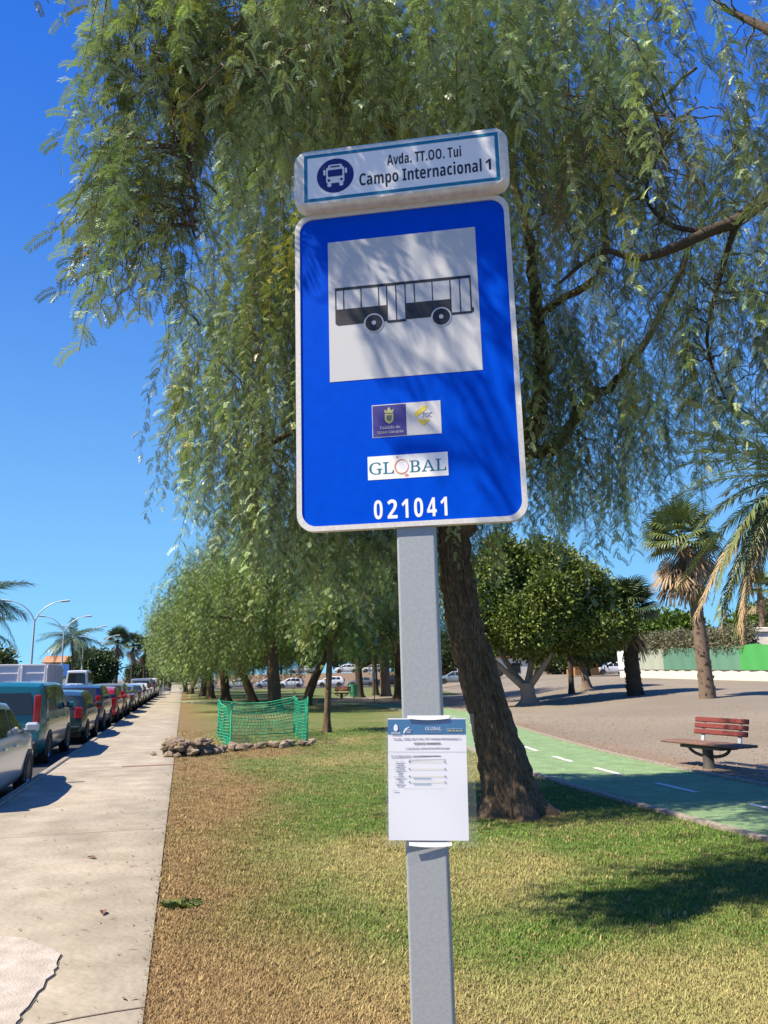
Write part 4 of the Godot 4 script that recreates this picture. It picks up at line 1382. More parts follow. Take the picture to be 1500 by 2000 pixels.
func net_fence() -> void:
	var r := RandomNumberGenerator.new()
	r.seed = 8
	var c := [Vector3(-3.6, 0, -18.25), Vector3(-1.95, 0, -19.25), Vector3(-2.75, 0, -23.4), Vector3(-4.75, 0, -22.3)]
	var root := thing("net_enclosure", "green plastic net strung round four stakes on the lawn behind the stones", "net fence", c[0])
	var tops := [1.0, 1.08, 1.02, 0.98]
	for i in 4:
		var a: Vector3 = c[i] - c[0]
		var b: Vector3 = c[(i + 1) % 4] - c[0]
		var pm := MB.new()
		pm.tube(PackedVector3Array([a, a + Vector3(0.02, tops[i] + 0.05, 0)]), taper(2, 0.022, 0.02), 6)
		build("stake", pm, M.net, root)
		var net := MB.new()
		var L := a.distance_to(b)
		var nx := int(L / 0.075)
		var ny := 13
		var nrm := (b - a).cross(Vector3.UP).normalized()
		var at := func(u: float, v: float) -> Vector3:
			var h: float = lerp(tops[i], tops[(i + 1) % 4], u) - 0.13 * sin(PI * u)
			return a.lerp(b, u) + Vector3(0, 0.02 + v * h, 0) + nrm * (0.05 * sin(u * 19.0 + v * 4.0) * sin(PI * u) + 0.03 * sin(v * 9.0 + u * 7.0)) + (b - a).normalized() * 0.03 * sin(v * 11.0 + u * 3.0)
		for j in ny + 1:
			for k in nx:
				ribbon(net, at.call(float(k) / nx, float(j) / ny), at.call(float(k + 1) / nx, float(j) / ny), 0.02 if j == ny or j == 0 else 0.013)
		for k in nx + 1:
			for j in ny:
				ribbon(net, at.call(float(k) / nx, float(j) / ny), at.call(float(k) / nx, float(j + 1) / ny), 0.011)
		var o := build("net", net, M.net, root)
		o.set_meta("kind", "stuff")

func ribbon(b: MB, p: Vector3, q: Vector3, w: float) -> void:   # a three-sided strand
	var t := (q - p).normalized()
	var x := t.cross(Vector3(0.3, 0.5, 0.8)).normalized() * w * 0.5
	var y := t.cross(x)
	var k := [x, -x * 0.5 + y * 0.87, -x * 0.5 - y * 0.87]
	for i in 3: b.quad(p + k[i], p + k[(i + 1) % 3], q + k[(i + 1) % 3], q + k[i])

func bench(label: String, at: Vector3, yaw: float) -> Node3D:       # long side along X, back towards -Z
	var root := thing("park_bench", label, "bench", at, yaw, "benches beside the cycle path")
	var b: MB
	for i in 5:
		b = MB.new()
		b.box(Vector3(0, 0.42, 0.2 - i * 0.098), Vector3(1.78, 0.045, 0.088), 0.012)
		build("seat_plank", b, M.bench_seat, root)
	for i in 3:
		b = MB.new()
		b.box(Vector3(0, 0.585 + i * 0.105, -0.33 - i * 0.028), Vector3(1.22, 0.088, 0.04), 0.012, Basis(Vector3.RIGHT, -0.22))
		build("back_slat", b, M.bench_red, root)
	for sg in [-1.0, 1.0]:
		b = MB.new()
		b.box(Vector3(sg * 0.42, 0.6, -0.365), Vector3(0.075, 0.42, 0.03), 0.006, Basis(Vector3.RIGHT, -0.22))
		build("back_support", b, M.lamp_metal, root)
		b = MB.new()
		var pts := PackedVector3Array()
		for i in 9:
			var a := PI / 2 * i / 8.0
			pts.append(Vector3(sg * (0.06 + 0.42 * sin(a)), 0.38 - 0.18 * cos(a), -0.02))
		b.tube(pts, taper(9, 0.028, 0.028), 7)
		build("brace", b, M.dark_metal, root)
	b = MB.new()
	b.lathe(PackedVector2Array([Vector2(0.12, -0.1), Vector2(0.12, 0.0), Vector2(0.095, 0.06), Vector2(0.09, 0.36), Vector2(0.11, 0.395), Vector2(0.0, 0.395)]), Vector3.ZERO, 16)
	b.smooth(40)
	build("pedestal", b, M.dark_metal, root)
	b = MB.new()
	b.box(Vector3(0, 0.36, -0.02), Vector3(0.95, 0.05, 0.4), 0.01)
	build("frame", b, M.dark_metal, root)
	return root

func street_lamp(label: String, at: Vector3, yaw: float) -> Node3D:
	var root := thing("street_lamp", label, "street lamp", at, yaw, "double-armed street lamps along the median")
	var b := MB.new()
	b.tube(PackedVector3Array([Vector3(0, -0.2, 0), Vector3(0, 3, 0), Vector3(0, 6.6, 0)]), PackedFloat32Array([0.11, 0.085, 0.065]), 10)
	b.box(Vector3(0, 0.1, 0), Vector3(0.4, 0.5, 0.4), 0.04)
	build("pole", b, M.lamp_metal, root)
	for sg in [-1.0, 1.0]:
		b = MB.new()
		var p := curve([Vector3(0, 6.4, 0), Vector3(sg * 0.35, 7.1, 0), Vector3(sg * 1.05, 7.75, 0), Vector3(sg * 1.9, 8.05, 0)], 5)
		b.tube(p, taper(p.size(), 0.055, 0.035), 7)
		var arm := build("arm", b, M.lamp_metal, root)
		b = MB.new()
		b.box(Vector3(sg * 2.2, 8.07, 0), Vector3(0.75, 0.13, 0.28), 0.05, Basis(Vector3.BACK, sg * 0.12))
		build("lamp_head", b, M.lamp_metal, arm)
		b = MB.new()
		b.box(Vector3(sg * 2.25, 8.0, 0), Vector3(0.5, 0.03, 0.2), 0.01, Basis(Vector3.BACK, sg * 0.12))
		build("lens", b, M.lamp_glass, arm)
	return root

func grass() -> void:
	var r := RandomNumberGenerator.new()
	r.seed = 4
	var tufts := []
	for k in 3:
		var b := MB.new()
		for i in 12:
			var a := r.randf() * TAU
			var o := Vector3(r.randf_range(-0.035, 0.035), -0.004, r.randf_range(-0.035, 0.035))
			var d := Vector3(cos(a), 0, sin(a))
			var h := r.randf_range(0.012, 0.032)
			var w := d.cross(Vector3.UP) * r.randf_range(0.0016, 0.003)
			var lean := d * h * r.randf_range(0.3, 1.5)
			var tone := r.randf_range(0.7, 1.3)
			b.col = Color(tone, tone, tone)
			b.tri(o - w, o + w, o + Vector3.UP * h * 0.65 + lean * 0.4 + w * 0.7)
			b.tri(o - w, o + Vector3.UP * h * 0.65 + lean * 0.4 + w * 0.7, o + Vector3.UP * h * 0.65 + lean * 0.4 - w * 0.7)
			b.tri(o + Vector3.UP * h * 0.65 + lean * 0.4 - w * 0.7, o + Vector3.UP * h * 0.65 + lean * 0.4 + w * 0.7, o + Vector3.UP * h + lean)
		tufts.append(b.mesh(M.grass))
	var xs := [[], [], []]
	var cs := [[], [], []]
	var n := 0
	while n < 260000:
		var d := 3.4 + 22.0 * pow(r.randf(), 1.7)
		var x := r.randf_range(-0.6, 0.6) * d
		var z := -d
		var e := from_edge(x, z)
		if e < 0.0 or x > path_at(z) - 1.28 or r.randf() > 1.3 / sqrt(d - 2.6):
			n += 1
			continue
		n += 1
		var k := r.randi() % 3
		var s := r.randf_range(0.42, 0.82) * (1.0 + d * 0.045) * (1.7 if r.randf() < 0.04 else 1.0)
		xs[k].append(Transform3D(Basis(Vector3.UP, r.randf() * TAU).scaled(Vector3(s, s * r.randf_range(0.7, 1.2), s)), Vector3(x, 0.004, z)))
		var c := lawn_colour(x, z)
		if r.randf() < 0.07: c = Color(0.48, 0.37, 0.16)
		elif r.randf() < 0.06: c = Color(0.16, 0.10, 0.05)
		cs[k].append(c * r.randf_range(0.82, 1.22))
	for k in 3:
		var o := scatter("grass", tufts[k], xs[k], cs[k], self)
		meta(o, "short dry and green lawn grass around the sign post", "grass")

func ground() -> void:
	path_line = curve([Vector3(8.6, 0, 2), Vector3(5.9, 0, -5.2), Vector3(4.95, 0, -7.6), Vector3(4.27, 0, -9.97), Vector3(3.62, 0, -12.8), Vector3(3.1, 0, -16.4), Vector3(2.75, 0, -22), Vector3(2.5, 0, -29), Vector3(1.9, 0, -36), Vector3(0.3, 0, -42.5), Vector3(-3.5, 0, -47.5), Vector3(-9, 0, -52), Vector3(-15.5, 0, -57)], 6)
	var far := func(_x, _z): return -0.2
	var b := MB.new()
	b.col = Color(0.26, 0.21, 0.15)
	b.quad(Vector3(-900, -0.3, 300), Vector3(900, -0.3, 300), Vector3(900, -0.3, -1500), Vector3(-900, -0.3, -1500))
	struct("ground", b, M.ground)
	b = MB.new()                            # the road, lower by a kerb
	b.quad(road(-30, 2.25, -0.14), road(-30, 10.4, -0.14), road(260, 10.4, -0.14), road(260, 2.25, -0.14))
	struct("road", b, M.asphalt)
	b = MB.new()
	b.quad(road(-30, 13.0, -0.12), road(-30, 21, -0.12), road(260, 21, -0.12), road(260, 13.0, -0.12))
	struct("road", b, M.asphalt)
	b = MB.new()
	for q in [[2.32, 2.44, 0.0], [6.35, 6.47, 3.0]]:
		if q[2] == 0.0: continue
		for i in 40: b.quad(road(i * 6.0, q[0], -0.116), road(i * 6.0 + 0.0, q[1], -0.116), road(i * 6.0 + 2.5, q[1], -0.116), road(i * 6.0 + 2.5, q[0], -0.116))
	struct("road_markings", b, M.paint)
	b = MB.new()
	b.col = Color(0.25, 0.2, 0.13)
	b.box(road(115, 11.7, -0.1), Vector3(2.5, 0.24, 290), 0.0, Basis(Vector3.UP, ROAD_YAW))
	struct("median_strip", b, M.ground)
	b = MB.new()                            # pavement
	for j in 200:
		for i in 6:
			var q := []
			for k in [[i, j], [i + 1, j], [i + 1, j + 1], [i, j + 1]]:
				var s := -6.0 + pow(k[1] / 200.0, 1.8) * 118.0
				var t: float = k[0] / 6.0 * 2.12
				q.append([road(s, t, 0.014), s, t])
			for tr in [[0, 1, 2], [0, 2, 3]]:
				for e in tr:
					var w := noise.get_noise_2d(q[e][1] * 5.0, q[e][2] * 14.0)
					var w2 := noise.get_noise_2d(q[e][1] * 30.0 + 40, q[e][2] * 9.0)
					var c := Color(0.385, 0.345, 0.275).lerp(Color(0.30, 0.268, 0.213), clamp(0.5 + w * 1.1, 0, 1)) * (1.0 + w2 * 0.12)
					if q[e][2] < 0.3: c = c.lerp(Color(0.25, 0.225, 0.185), 0.7)
					b.v.append(q[e][0]); b.n.append(Vector3.UP); b.c.append(c); b.uv.append(Vector2.ZERO)
	b.col = Color(0.3, 0.265, 0.21)
	b.quad(road(-6, 0, -0.3), road(112, 0, -0.3), road(112, 0, 0.014), road(-6, 0, 0.014))
	struct("pavement", b, M.walk)
	b = MB.new()
	b.box(road(53, 2.19, -0.06), Vector3(0.13, 0.21, 118), 0.02, Basis(Vector3.UP, ROAD_YAW))
	struct("kerb", b, M.kerb)
	b = MB.new()                            # joints and cracks
	var r := RandomNumberGenerator.new()
	r.seed = 2
	for s in [4.36, 9.2, 14.4, 19.6, 24.8, 30.0]:
		var a := 0.0
		for i in 14:
			var t0 := 2.12 * i / 14.0
			var na: float = a + r.randf_range(-0.025, 0.025) if s < 5.0 else 0.0
			var sl := -0.16 if s < 5.0 else 0.0
			var wd := 0.006 if s < 5.0 else 0.004
			b.quad(road(s + a + t0 * sl, t0, 0.018), road(s + na + t0 * sl + 0.152 * sl, t0 + 0.152, 0.018), road(s + na + t0 * sl + 0.152 * sl + wd * 2, t0 + 0.152, 0.018), road(s + a + t0 * sl + wd * 2, t0, 0.018))
			a = na
	struct("pavement_joints", b, M.crack)
	b = MB.new()                            # rough pale patch of newer concrete, broken edge
	var edge := PackedVector2Array()
	var lip := MB.new()
	var ps := []
	var keys := [Vector2(-1.64, -3.2), Vector2(-1.70, -3.7), Vector2(-1.78, -4.05), Vector2(-1.83, -4.35), Vector2(-1.88, -4.72), Vector2(-1.98, -5.02), Vector2(-2.3, -5.27), Vector2(-2.95, -5.5)]
	for i in keys.size() - 1:
		for k in 6:
			var q: Vector2 = keys[i].lerp(keys[i + 1], k / 6.0) + Vector2(r.randf_range(-0.011, 0.011), r.randf_range(-0.011, 0.011))
			ps.append(Vector3(q.x, 0, q.y))
	ps.append(Vector3(-2.95, 0, -5.5))
	for i in ps.size() - 1:
		var t: Vector3 = (ps[i + 1] - ps[i]).normalized()
		var o := Vector3(-t.z, 0, t.x) * r.randf_range(0.006, 0.012)
		lip.quad(ps[i] + Vector3(0, 0.018, 0), ps[i] + o + Vector3(0, 0.018, 0), ps[i + 1] + o + Vector3(0, 0.018, 0), ps[i + 1] + Vector3(0, 0.018, 0))
	ps.append(Vector3(-3.3, 0, -4.5)); ps.append(Vector3(-3.0, 0, -3.2))
	var poly := PackedVector2Array()
	for q in ps: poly.append(Vector2(q.x, -q.z))
	b.prism(poly, 0.0, 0.026, Transform3D(Basis(Vector3(1, 0, 0), Vector3(0, 0, -1), Vector3(0, 1, 0)), Vector3.ZERO))
	struct("pavement_patch", b, M.patch)
	struct("pavement_crack", lip, M.crack)
	b = MB.new()                            # lawn
	sheet(b, -9.0, 7.0, -30.0, -2.0, 0.2, func(x, z): return 0.0 if from_edge(x, z) > -0.15 and x < path_at(z) - 1.1 else -0.25, lawn_colour)
	sheet(b, -34.0, 7.0, -112.0, -30.0, 1.0, func(x, z): return 0.0 if from_edge(x, z) > -1.3 and x < path_at(z) + (0.0 if z > -57 else 60.0) else -0.25, lawn_colour)
	struct("lawn", b, M.lawn)
	b = MB.new()                            # gravel park on the right, rising gently
	sheet(b, -1.0, 16.0, -44.0, 2.0, 0.4, func(x, z): return rise(x, -z) + (0.002 if x > path_at(z) + 1.0 else -0.3), gravel_colour)
	sheet(b, 16.0, 120.0, -150.0, 2.0, 2.0, func(x, z): return rise(x, -z) + 0.002, gravel_colour)
	sheet(b, -4.0, 16.0, -84.0, -44.0, 1.0, func(x, z): return rise(x, -z) + (0.008 if z > -62.0 - 3.0 * noise.get_noise_2d(x * 4, 0) or x > 9.0 else -0.02), gravel_colour)
	sheet(b, 6.0, 16.0, -150.0, -84.0, 2.0, func(x, z): return rise(x, -z) - 0.02 if x < 8.0 else rise(x, -z) + 0.002, gravel_colour)
	struct("gravel_ground", b, M.gravel)
	b = MB.new()
	strip(b, path_line, -1.2, 1.2, 0.018)
	struct("cycle_path", b, M.bike)
	b = MB.new()
	kerb_strip(b, path_line, 1.2, 1.3, -0.1, 0.045)
	kerb_strip(b, path_line, -1.3, -1.2, -0.1, 0.045)
	struct("path_edging", b, M.kerb)
	b = MB.new()                            # dashes down the middle of the path, a metre on and a metre off
	var fine_line := curve(Array(path_line), 4)
	var run := 0.0
	for i in fine_line.size() - 1:
		var L := fine_line[i].distance_to(fine_line[i + 1])
		if fmod(run + 0.42, 1.98) < 0.95 and fine_line[i].z > -46.0:
			strip(b, PackedVector3Array([fine_line[i], fine_line[i + 1]]), -0.05, 0.05, 0.022)
		run += L
	struct("path_markings", b, M.paint)
	b = MB.new()                            # street and bank across the far end of the park
	b.quad(Vector3(-26, 0.03, -112), Vector3(60, 0.03, -112), Vector3(60, 0.03, -133), Vector3(-30, 0.03, -133))
	struct("road", b, M.asphalt)
	b = MB.new()
	b.col = Color(0.27, 0.19, 0.13)
	b.quad(Vector3(-29, 0.0, -133), Vector3(60, 0.0, -133), Vector3(60, 2.2, -142), Vector3(-31, 2.2, -142))
	b.quad(Vector3(-31, 2.2, -142), Vector3(60, 2.2, -142), Vector3(60, 2.2, -190), Vector3(-40, 2.2, -190))
	b.quad(Vector3(-31, 2.2, -142), Vector3(-40, 2.2, -190), Vector3(-40, -0.3, -190), Vector3(-29, -0.3, -133))
	struct("earth_bank", b, M.ground)
	# dry leaflets dropped by the pepper trees
	var chip := MB.new()
	chip.quad(Vector3(-0.02, 0.002, 0), Vector3(0, 0.003, 0.005), Vector3(0.022, 0.006, 0), Vector3(0, 0.004, -0.005))
	var chips := chip.mesh(M.grass)
	var lx := []
	var lc := []
	for i in 3000:
		var z := -r.randf_range(3.6, 30.0)
		var x := 0.0
		var y := 0.02
		if i % 5 == 0: x = -0.135 + 0.2585 * z - r.randf_range(0.0, 2.1) * pow(r.randf(), 0.7)
		elif i % 2 == 0:
			x = path_at(z) + (1.15 if r.randf() < 0.6 else -1.15) * (1.0 - pow(r.randf(), 2.2) * 1.6)
			y = 0.024
		else:
			x = path_at(z) - 1.35 - 4.5 * r.randf()
			y = 0.012
			if from_edge(x, z) < 0.1: continue
		var sc := r.randf_range(0.5, 1.5)
		lx.append(Transform3D(Basis.from_euler(Vector3(r.randf_range(-0.3, 0.3), r.randf() * TAU, r.randf_range(-0.3, 0.3))).scaled(Vector3.ONE * sc), Vector3(x, y, z)))
		lc.append(Color(0.26, 0.17, 0.08).lerp(Color(0.12, 0.08, 0.045), r.randf()))
	meta(scatter("leaf_litter", chips, lx, lc, self), "dry fallen leaflets strewn over lawn, pavement and cycle path", "leaf litter")
	# gravel stones near the path and the bench
	var pebble := rock_mesh(7)
	var px := []
	var pc := []
	for i in 5000:
		var z := -r.randf_range(8.0, 30.0)
		var x := path_at(z) + 1.35 + 9.0 * pow(r.randf(), 1.4)
		var s := r.randf_range(0.012, 0.045) * (1.0 if r.randf() < 0.97 else 1.8)
		px.append(Transform3D(Basis.from_euler(Vector3(r.randf() * 6, r.randf() * 6, r.randf() * 6)).scaled(Vector3(s, s * 0.7, s)), Vector3(x, rise(x, -z) + 0.004, z)))
		pc.append(Color.WHITE)
	var o := scatter("gravel", pebble, px, pc, self)
	meta(o, "loose gravel stones strewn over the bare ground by the bench", "gravel")

func garden_fence(r: RandomNumberGenerator) -> void:
	# from the far corner towards the right edge of the view; white plinth, cloth panels tied above it
	var a := Vector3(21.2, 1.07, -71.2)
	var bq := Vector3(25.5, 0.6, -40.0)
	var dir := (bq - a)
	dir.y = 0
	var L := dir.length()
	dir = dir.normalized()
	var nrm := Vector3(dir.z, 0, -dir.x)
	if nrm.x > 0: nrm = -nrm
	var root := thing("garden_fence", "white garden wall hung with grey, dark green and bright green shade cloth", "fence", a)
	var y_at := func(f: float) -> float: return lerp(1.07, 0.72, f) - a.y
	var wall := MB.new()
	for i in 12:
		var f0 := i / 12.0
		var f1 := (i + 1) / 12.0
		var p := dir * L * f0
		var q := dir * L * f1
		var y0: float = y_at.call(f0)
		var y1: float = y_at.call(f1)
		var t := nrm * 0.12
		wall.quad(p + t + Vector3(0, y0 - 0.5, 0), q + t + Vector3(0, y1 - 0.5, 0), q + t + Vector3(0, y1 + 0.72, 0), p + t + Vector3(0, y0 + 0.72, 0))
		wall.quad(p + t + Vector3(0, y0 + 0.72, 0), q + t + Vector3(0, y1 + 0.72, 0), q - t + Vector3(0, y1 + 0.72, 0), p - t + Vector3(0, y0 + 0.72, 0))
		wall.quad(q - t + Vector3(0, y1 - 0.5, 0), p - t + Vector3(0, y0 - 0.5, 0), p - t + Vector3(0, y0 + 0.72, 0), q - t + Vector3(0, y1 + 0.72, 0))
	build("plinth_wall", wall, M.white_wall, root)
	var panels := [[0.0, 0.11, Color(0.50, 0.58, 0.60)], [0.11, 0.27, Color(0.30, 0.33, 0.28)], [0.27, 0.43, Color(0.08, 0.19, 0.135)], [0.43, 0.60, Color(0.09, 0.21, 0.15)], [0.60, 0.80, Color(0.05, 0.29, 0.07)], [0.80, 1.0, Color(0.045, 0.26, 0.06)]]
	for w in panels:
		var m := mat(lin(w[2].r, w[2].g, w[2].b), 0.8)
		var b := MB.new()
		var n := 18
		for i in n:
			for j in 4:
				var q := []
				for k in [[i, j], [i + 1, j], [i + 1, j + 1], [i, j + 1]]:
					var f: float = lerp(w[0], w[1], float(k[0]) / n)
					var v: float = k[1] / 4.0
					var h := 1.62 + 0.05 * sin(f * 60.0)
					q.append(dir * L * f + Vector3(0, y_at.call(f) + 0.70 + v * h, 0) + nrm * (0.19 + 0.035 * sin(f * 120.0 + v * 2.0) + 0.015 * sin(f * 311.0)) )
				b.quad(q[0], q[1], q[2], q[3])
		b.smooth(60)
		var o := build("shade_cloth", b, m, root)
		o.set_meta("label", ["pale grey cloth", "grey green cloth", "dark green cloth", "creased dark green cloth", "bright green cloth", "bright green cloth at the frame's edge"][panels.find(w)])
	for i in 9:
		var b := MB.new()
		b.tube(PackedVector3Array([dir * L * i / 8.0 + Vector3(0, 0.3, 0), dir * L * i / 8.0 + Vector3(0, 2.4, 0)]), taper(2, 0.03, 0.03), 6)
		build("post", b, M.dark_metal, root)
	var vine := thing("hedge", "dusty grey green climber spilling over the top of the cloth-hung fence", "hedge", a)
	var cm := clump_mesh(41, 22, 0.34, 0.2, 0.045, M.leaf_far, 0.6)
	var xs := []
	for i in 900:
		var f := r.randf_range(0.13, 0.63)
		xs.append(Transform3D(Basis.from_euler(Vector3(r.randf() * 6, r.randf() * 6, r.randf() * 6)), dir * L * f - nrm * 0.25 + Vector3(0, y_at.call(f) + 2.45 + r.randf_range(-0.25, 1.0) + 0.3 * noise.get_noise_1d(f * 700), 0) - nrm * r.randf_range(-0.5, 0.6)))
	scatter("foliage", cm, xs, tints(xs.size(), r, Color(0.11, 0.13, 0.07), Color(0.2, 0.18, 0.12)), vine)
	# the white house behind it, mostly hidden
	var h := thing("white_house", "white flat-roofed house behind the fence with an urn on its parapet", "house", Vector3(30, 0.8, -56), -0.2)
	var hb := MB.new()
	hb.box(Vector3(0.0, 1.7, -3), Vector3(9.4, 3.4, 6), 0.03)
	build("wall", hb, M.white_wall, h)
	hb = MB.new()
	hb.box(Vector3(0.0, 3.58, 0.02), Vector3(9.6, 0.34, 0.3), 0.04)
	hb.box(Vector3(-4.7, 3.58, -3), Vector3(0.3, 0.34, 5.7), 0.04)
	build("parapet", hb, M.white_wall, h)
	hb = MB.new()
	hb.lathe(PackedVector2Array([Vector2(0.4, 0), Vector2(0.4, 0.15), Vector2(0.24, 0.2), Vector2(0.2, 0.5), Vector2(0.42, 0.62), Vector2(0.46, 0.85), Vector2(0.28, 1.0), Vector2(0.32, 1.1), Vector2(0.2, 1.25), Vector2(0.06, 1.55), Vector2(0.0, 1.6)]), Vector3(-1.6, 3.75, 0.02), 14)
	hb.smooth(45)
	build("urn", hb, M.white_wall, h)

func _ready() -> void:
	var cam := Camera3D.new()
	cam.name = "camera"
	cam.fov = 67.3
	var pitch := deg_to_rad(12.0)
	var roll := deg_to_rad(1.0)
	var r0 := Vector3.RIGHT
	var u0 := Vector3(0, cos(pitch), sin(pitch))
	cam.transform = Transform3D(Basis(r0 * cos(roll) - u0 * sin(roll), r0 * sin(roll) + u0 * cos(roll), Vector3(0, -sin(pitch), cos(pitch))), Vector3(0, 1.6, 0))
	cam.near = 0.05
	cam.far = 2000.0
	add_child(cam)
	cam.current = true
	var env := Environment.new()
	env.background_mode = Environment.BG_SKY
	var sky := Sky.new()
	var psm := ProceduralSkyMaterial.new()
	psm.sky_top_color = Color(0.08, 0.29, 0.635)
	psm.sky_horizon_color = Color(0.43, 0.64, 0.76)
	psm.sky_curve = 0.245
	psm.ground_bottom_color = Color(0.35, 0.30, 0.24)
	psm.ground_horizon_color = Color(0.5, 0.5, 0.48)
	psm.sun_angle_max = 20.0
	sky.sky_material = psm
	env.sky = sky
	env.tonemap_mode = Environment.TONE_MAPPER_LINEAR
	env.tonemap_exposure = 2.15
	env.ambient_light_source = Environment.AMBIENT_SOURCE_SKY
	env.sdfgi_enabled = true
	env.ssao_enabled = true
	env.ssil_enabled = true
	var we := WorldEnvironment.new()
	we.name = "world_environment"
	we.environment = env
	add_child(we)
	var sun := DirectionalLight3D.new()
	sun.name = "sun"
	sun.light_energy = 1.55
	sun.light_color = Color(1.0, 0.945, 0.85)
	sun.light_angular_distance = 0.5
	sun.shadow_enabled = true
	add_child(sun)
	var to_sun := Vector3(-0.74, 1.0, 0.31).normalized()
	sun.look_at_from_position(Vector3.ZERO, -to_sun, Vector3.UP)

	rng.seed = 12
	noise.seed = 17; noise.frequency = 0.05; noise.fractal_octaves = 4
	make_materials()
	ground()
	for k in 3: sprays.append(spray_mesh(60 + k, 14, 10, 0.72, 0.17, 0.042, 0.0042, M.leaf))
	sprays.append(spray_mesh(66, 26, 10, 1.35, 0.17, 0.042, 0.0042, M.leaf))
	main_tree()
	right_tree()
	var r := RandomNumberGenerator.new()
	r.seed = 1234
	var far_spray := spray_mesh(70, 10, 7, 0.95, 0.26, 0.085, 0.0085, M.leaf_far)
	# the row of pepper trees that runs away along the pavement
	var row := [
		["short thin young tree with a forked trunk on the lawn right of the green net", Vector3(-1.8, 0, -23.4), 3.9, 1.35, Vector3(0.12, 0, 0), 0.11, 300],
		["stout upright pepper tree rising just behind the green net", Vector3(-5.6, 0, -39.5), 11.2, 6.3, Vector3(-0.2, 0, 0), 0.36, 3600],
		["slanting pepper tree right of the stout one, trunk leaning to the right", Vector3(-4.7, 0, -45), 11.2, 6.2, Vector3(1.4, 0, 0), 0.3, 3200],
		["pepper tree left of the stout one, trunk leaning to the left", Vector3(-8.4, 0, -50), 11.0, 6.2, Vector3(-1.5, 0, 0), 0.32, 2600],
		["dark pepper tree with a near-vertical trunk, third from the stout one", Vector3(-11.2, 0, -55), 10.5, 5.8, Vector3(-0.4, 0, 0), 0.34, 2400]]
	var far_trees := []
	for q in row: far_trees.append(far_pepper(q[0], r, q[1], q[2], q[3], q[4], q[5], q[6], far_spray, 0.33 if q[2] > 5.0 else 0.7))
	copy_of(far_trees[4], Vector3(-14.5, 0, -65), 1.2, "pepper tree overhanging the pavement midway down the row", 1.0)
	copy_of(far_trees[1], Vector3(-17.2, 0, -74), 2.2, "pepper tree overhanging the pavement further down the row", 0.95)
	copy_of(far_trees[3], Vector3(-21.5, 0, -86), 3.9, "pepper tree next to last in the row along the pavement", 1.0)
	copy_of(far_trees[4], Vector3(-25.0, 0, -98), 0.4, "last and smallest-looking pepper tree at the far end of the row", 0.9)
	copy_of(far_trees[1], Vector3(0.8, 0, -52), 4.4, "pepper tree on the lawn seen behind the sign post", 1.05)
	for i in 3:
		var p: Vector3 = [Vector3(-2.1, 0, -60.3), Vector3(-0.95, 0, -65.5), Vector3(-0.1, 0, -61.5)][i]
		var root := thing("tall_tree", ["tall thin bare trunk left of two others beyond the cycle path", "slimmest tall bare trunk, between two others beyond the path", "thickest and palest tall trunk, beside the sign post"][i], "tree", p, 0.0, "tall bare-trunked trees beyond the path")
		build("trunk", rough_trunk([Vector3(0, -0.1, 0), Vector3(-0.1, 3, 0), Vector3(-0.25, 6.5, 0)], [[0.34, 0.24, 0.2], [0.26, 0.19, 0.15], [0.42, 0.36, 0.32]][i], 14, 12, 0.02, i + 5, 0.1), M.palm_bark if i == 2 else M.dark_bark, root)
		var xs := hang([[Vector3(-0.2, 7.2, 0), Vector3(2.4, 1.7, 2.4), 420]], r, 0.9, 1.4)
		scatter("crown", far_spray, xs, tints(xs.size(), r, Color(0.1, 0.14, 0.05), Color(0.14, 0.18, 0.06)), root)
	# the round ficus on the gravel
	var leafy := clump_mesh(11, 26, 0.42, 0.2, 0.055, M.leaf_far, 0.3)
	var ficus := thing("ficus_tree", "round dense dark ficus with pale forked trunk on the gravel", "tree", Vector3(6.93, 0.05, -38.6))
	var fp := MB.new()
	build("trunk", rough_trunk([Vector3(0, -0.2, 0), Vector3(-0.05, 0.5, 0), Vector3(-0.12, 1.05, 0)], [0.42, 0.33, 0.36], 22, 14, 0.03, 9, 0.35), M.pale_bark, ficus)
	for l in [[Vector3(-0.2, 0.85, 0), Vector3(-0.9, 1.45, 0.1), Vector3(-1.9, 2.35, 0.3)], [Vector3(-0.1, 0.9, 0), Vector3(0.15, 1.7, -0.2), Vector3(0.3, 2.8, -0.3)], [Vector3(0.0, 0.9, 0), Vector3(0.5, 1.6, 0.4), Vector3(1.1, 2.5, 0.7)], [Vector3(-0.2, 0.9, 0), Vector3(-0.7, 1.7, -0.6), Vector3(-1.3, 2.8, -1.0)]]:
		var b := MB.new()
		var c := curve(l, 5)
		b.tube(c, taper(c.size(), 0.2, 0.11), 9)
		build("limb", b, M.pale_bark, ficus)
	var fl := [[Vector3(0.7, 4.1, -0.3), Vector3(2.9, 1.7, 2.6), 1200], [Vector3(-1.9, 5.6, 0.8), Vector3(1.3, 1.9, 1.3), 420], [Vector3(-2.6, 4.2, 1.1), Vector3(0.8, 1.5, 0.8), 190], [Vector3(-0.5, 6.9, 0.1), Vector3(1.0, 0.9, 1.1), 190], [Vector3(0.9, 6.6, 0.4), Vector3(1.1, 1.5, 1.2), 300], [Vector3(1.9, 7.0, -0.2), Vector3(0.8, 0.8, 0.8), 120], [Vector3(2.5, 5.9, 0.5), Vector3(1.2, 1.0, 1.2), 240], [Vector3(3.6, 5.0, 0.2), Vector3(1.0, 1.2, 1.0), 200], [Vector3(2.9, 3.6, 0.8), Vector3(1.5, 0.9, 1.3), 300], [Vector3(-0.4, 4.0, 1.9), Vector3(1.3, 1.3, 0.9), 330], [Vector3(1.0, 5.2, 1.8), Vector3(1.1, 0.9, 0.7), 200], [Vector3(4.4, 4.2, 0.3), Vector3(0.9, 1.3, 0.9), 150], [Vector3(-1.2, 7.5, 0.5), Vector3(0.7, 0.8, 0.7), 90]]
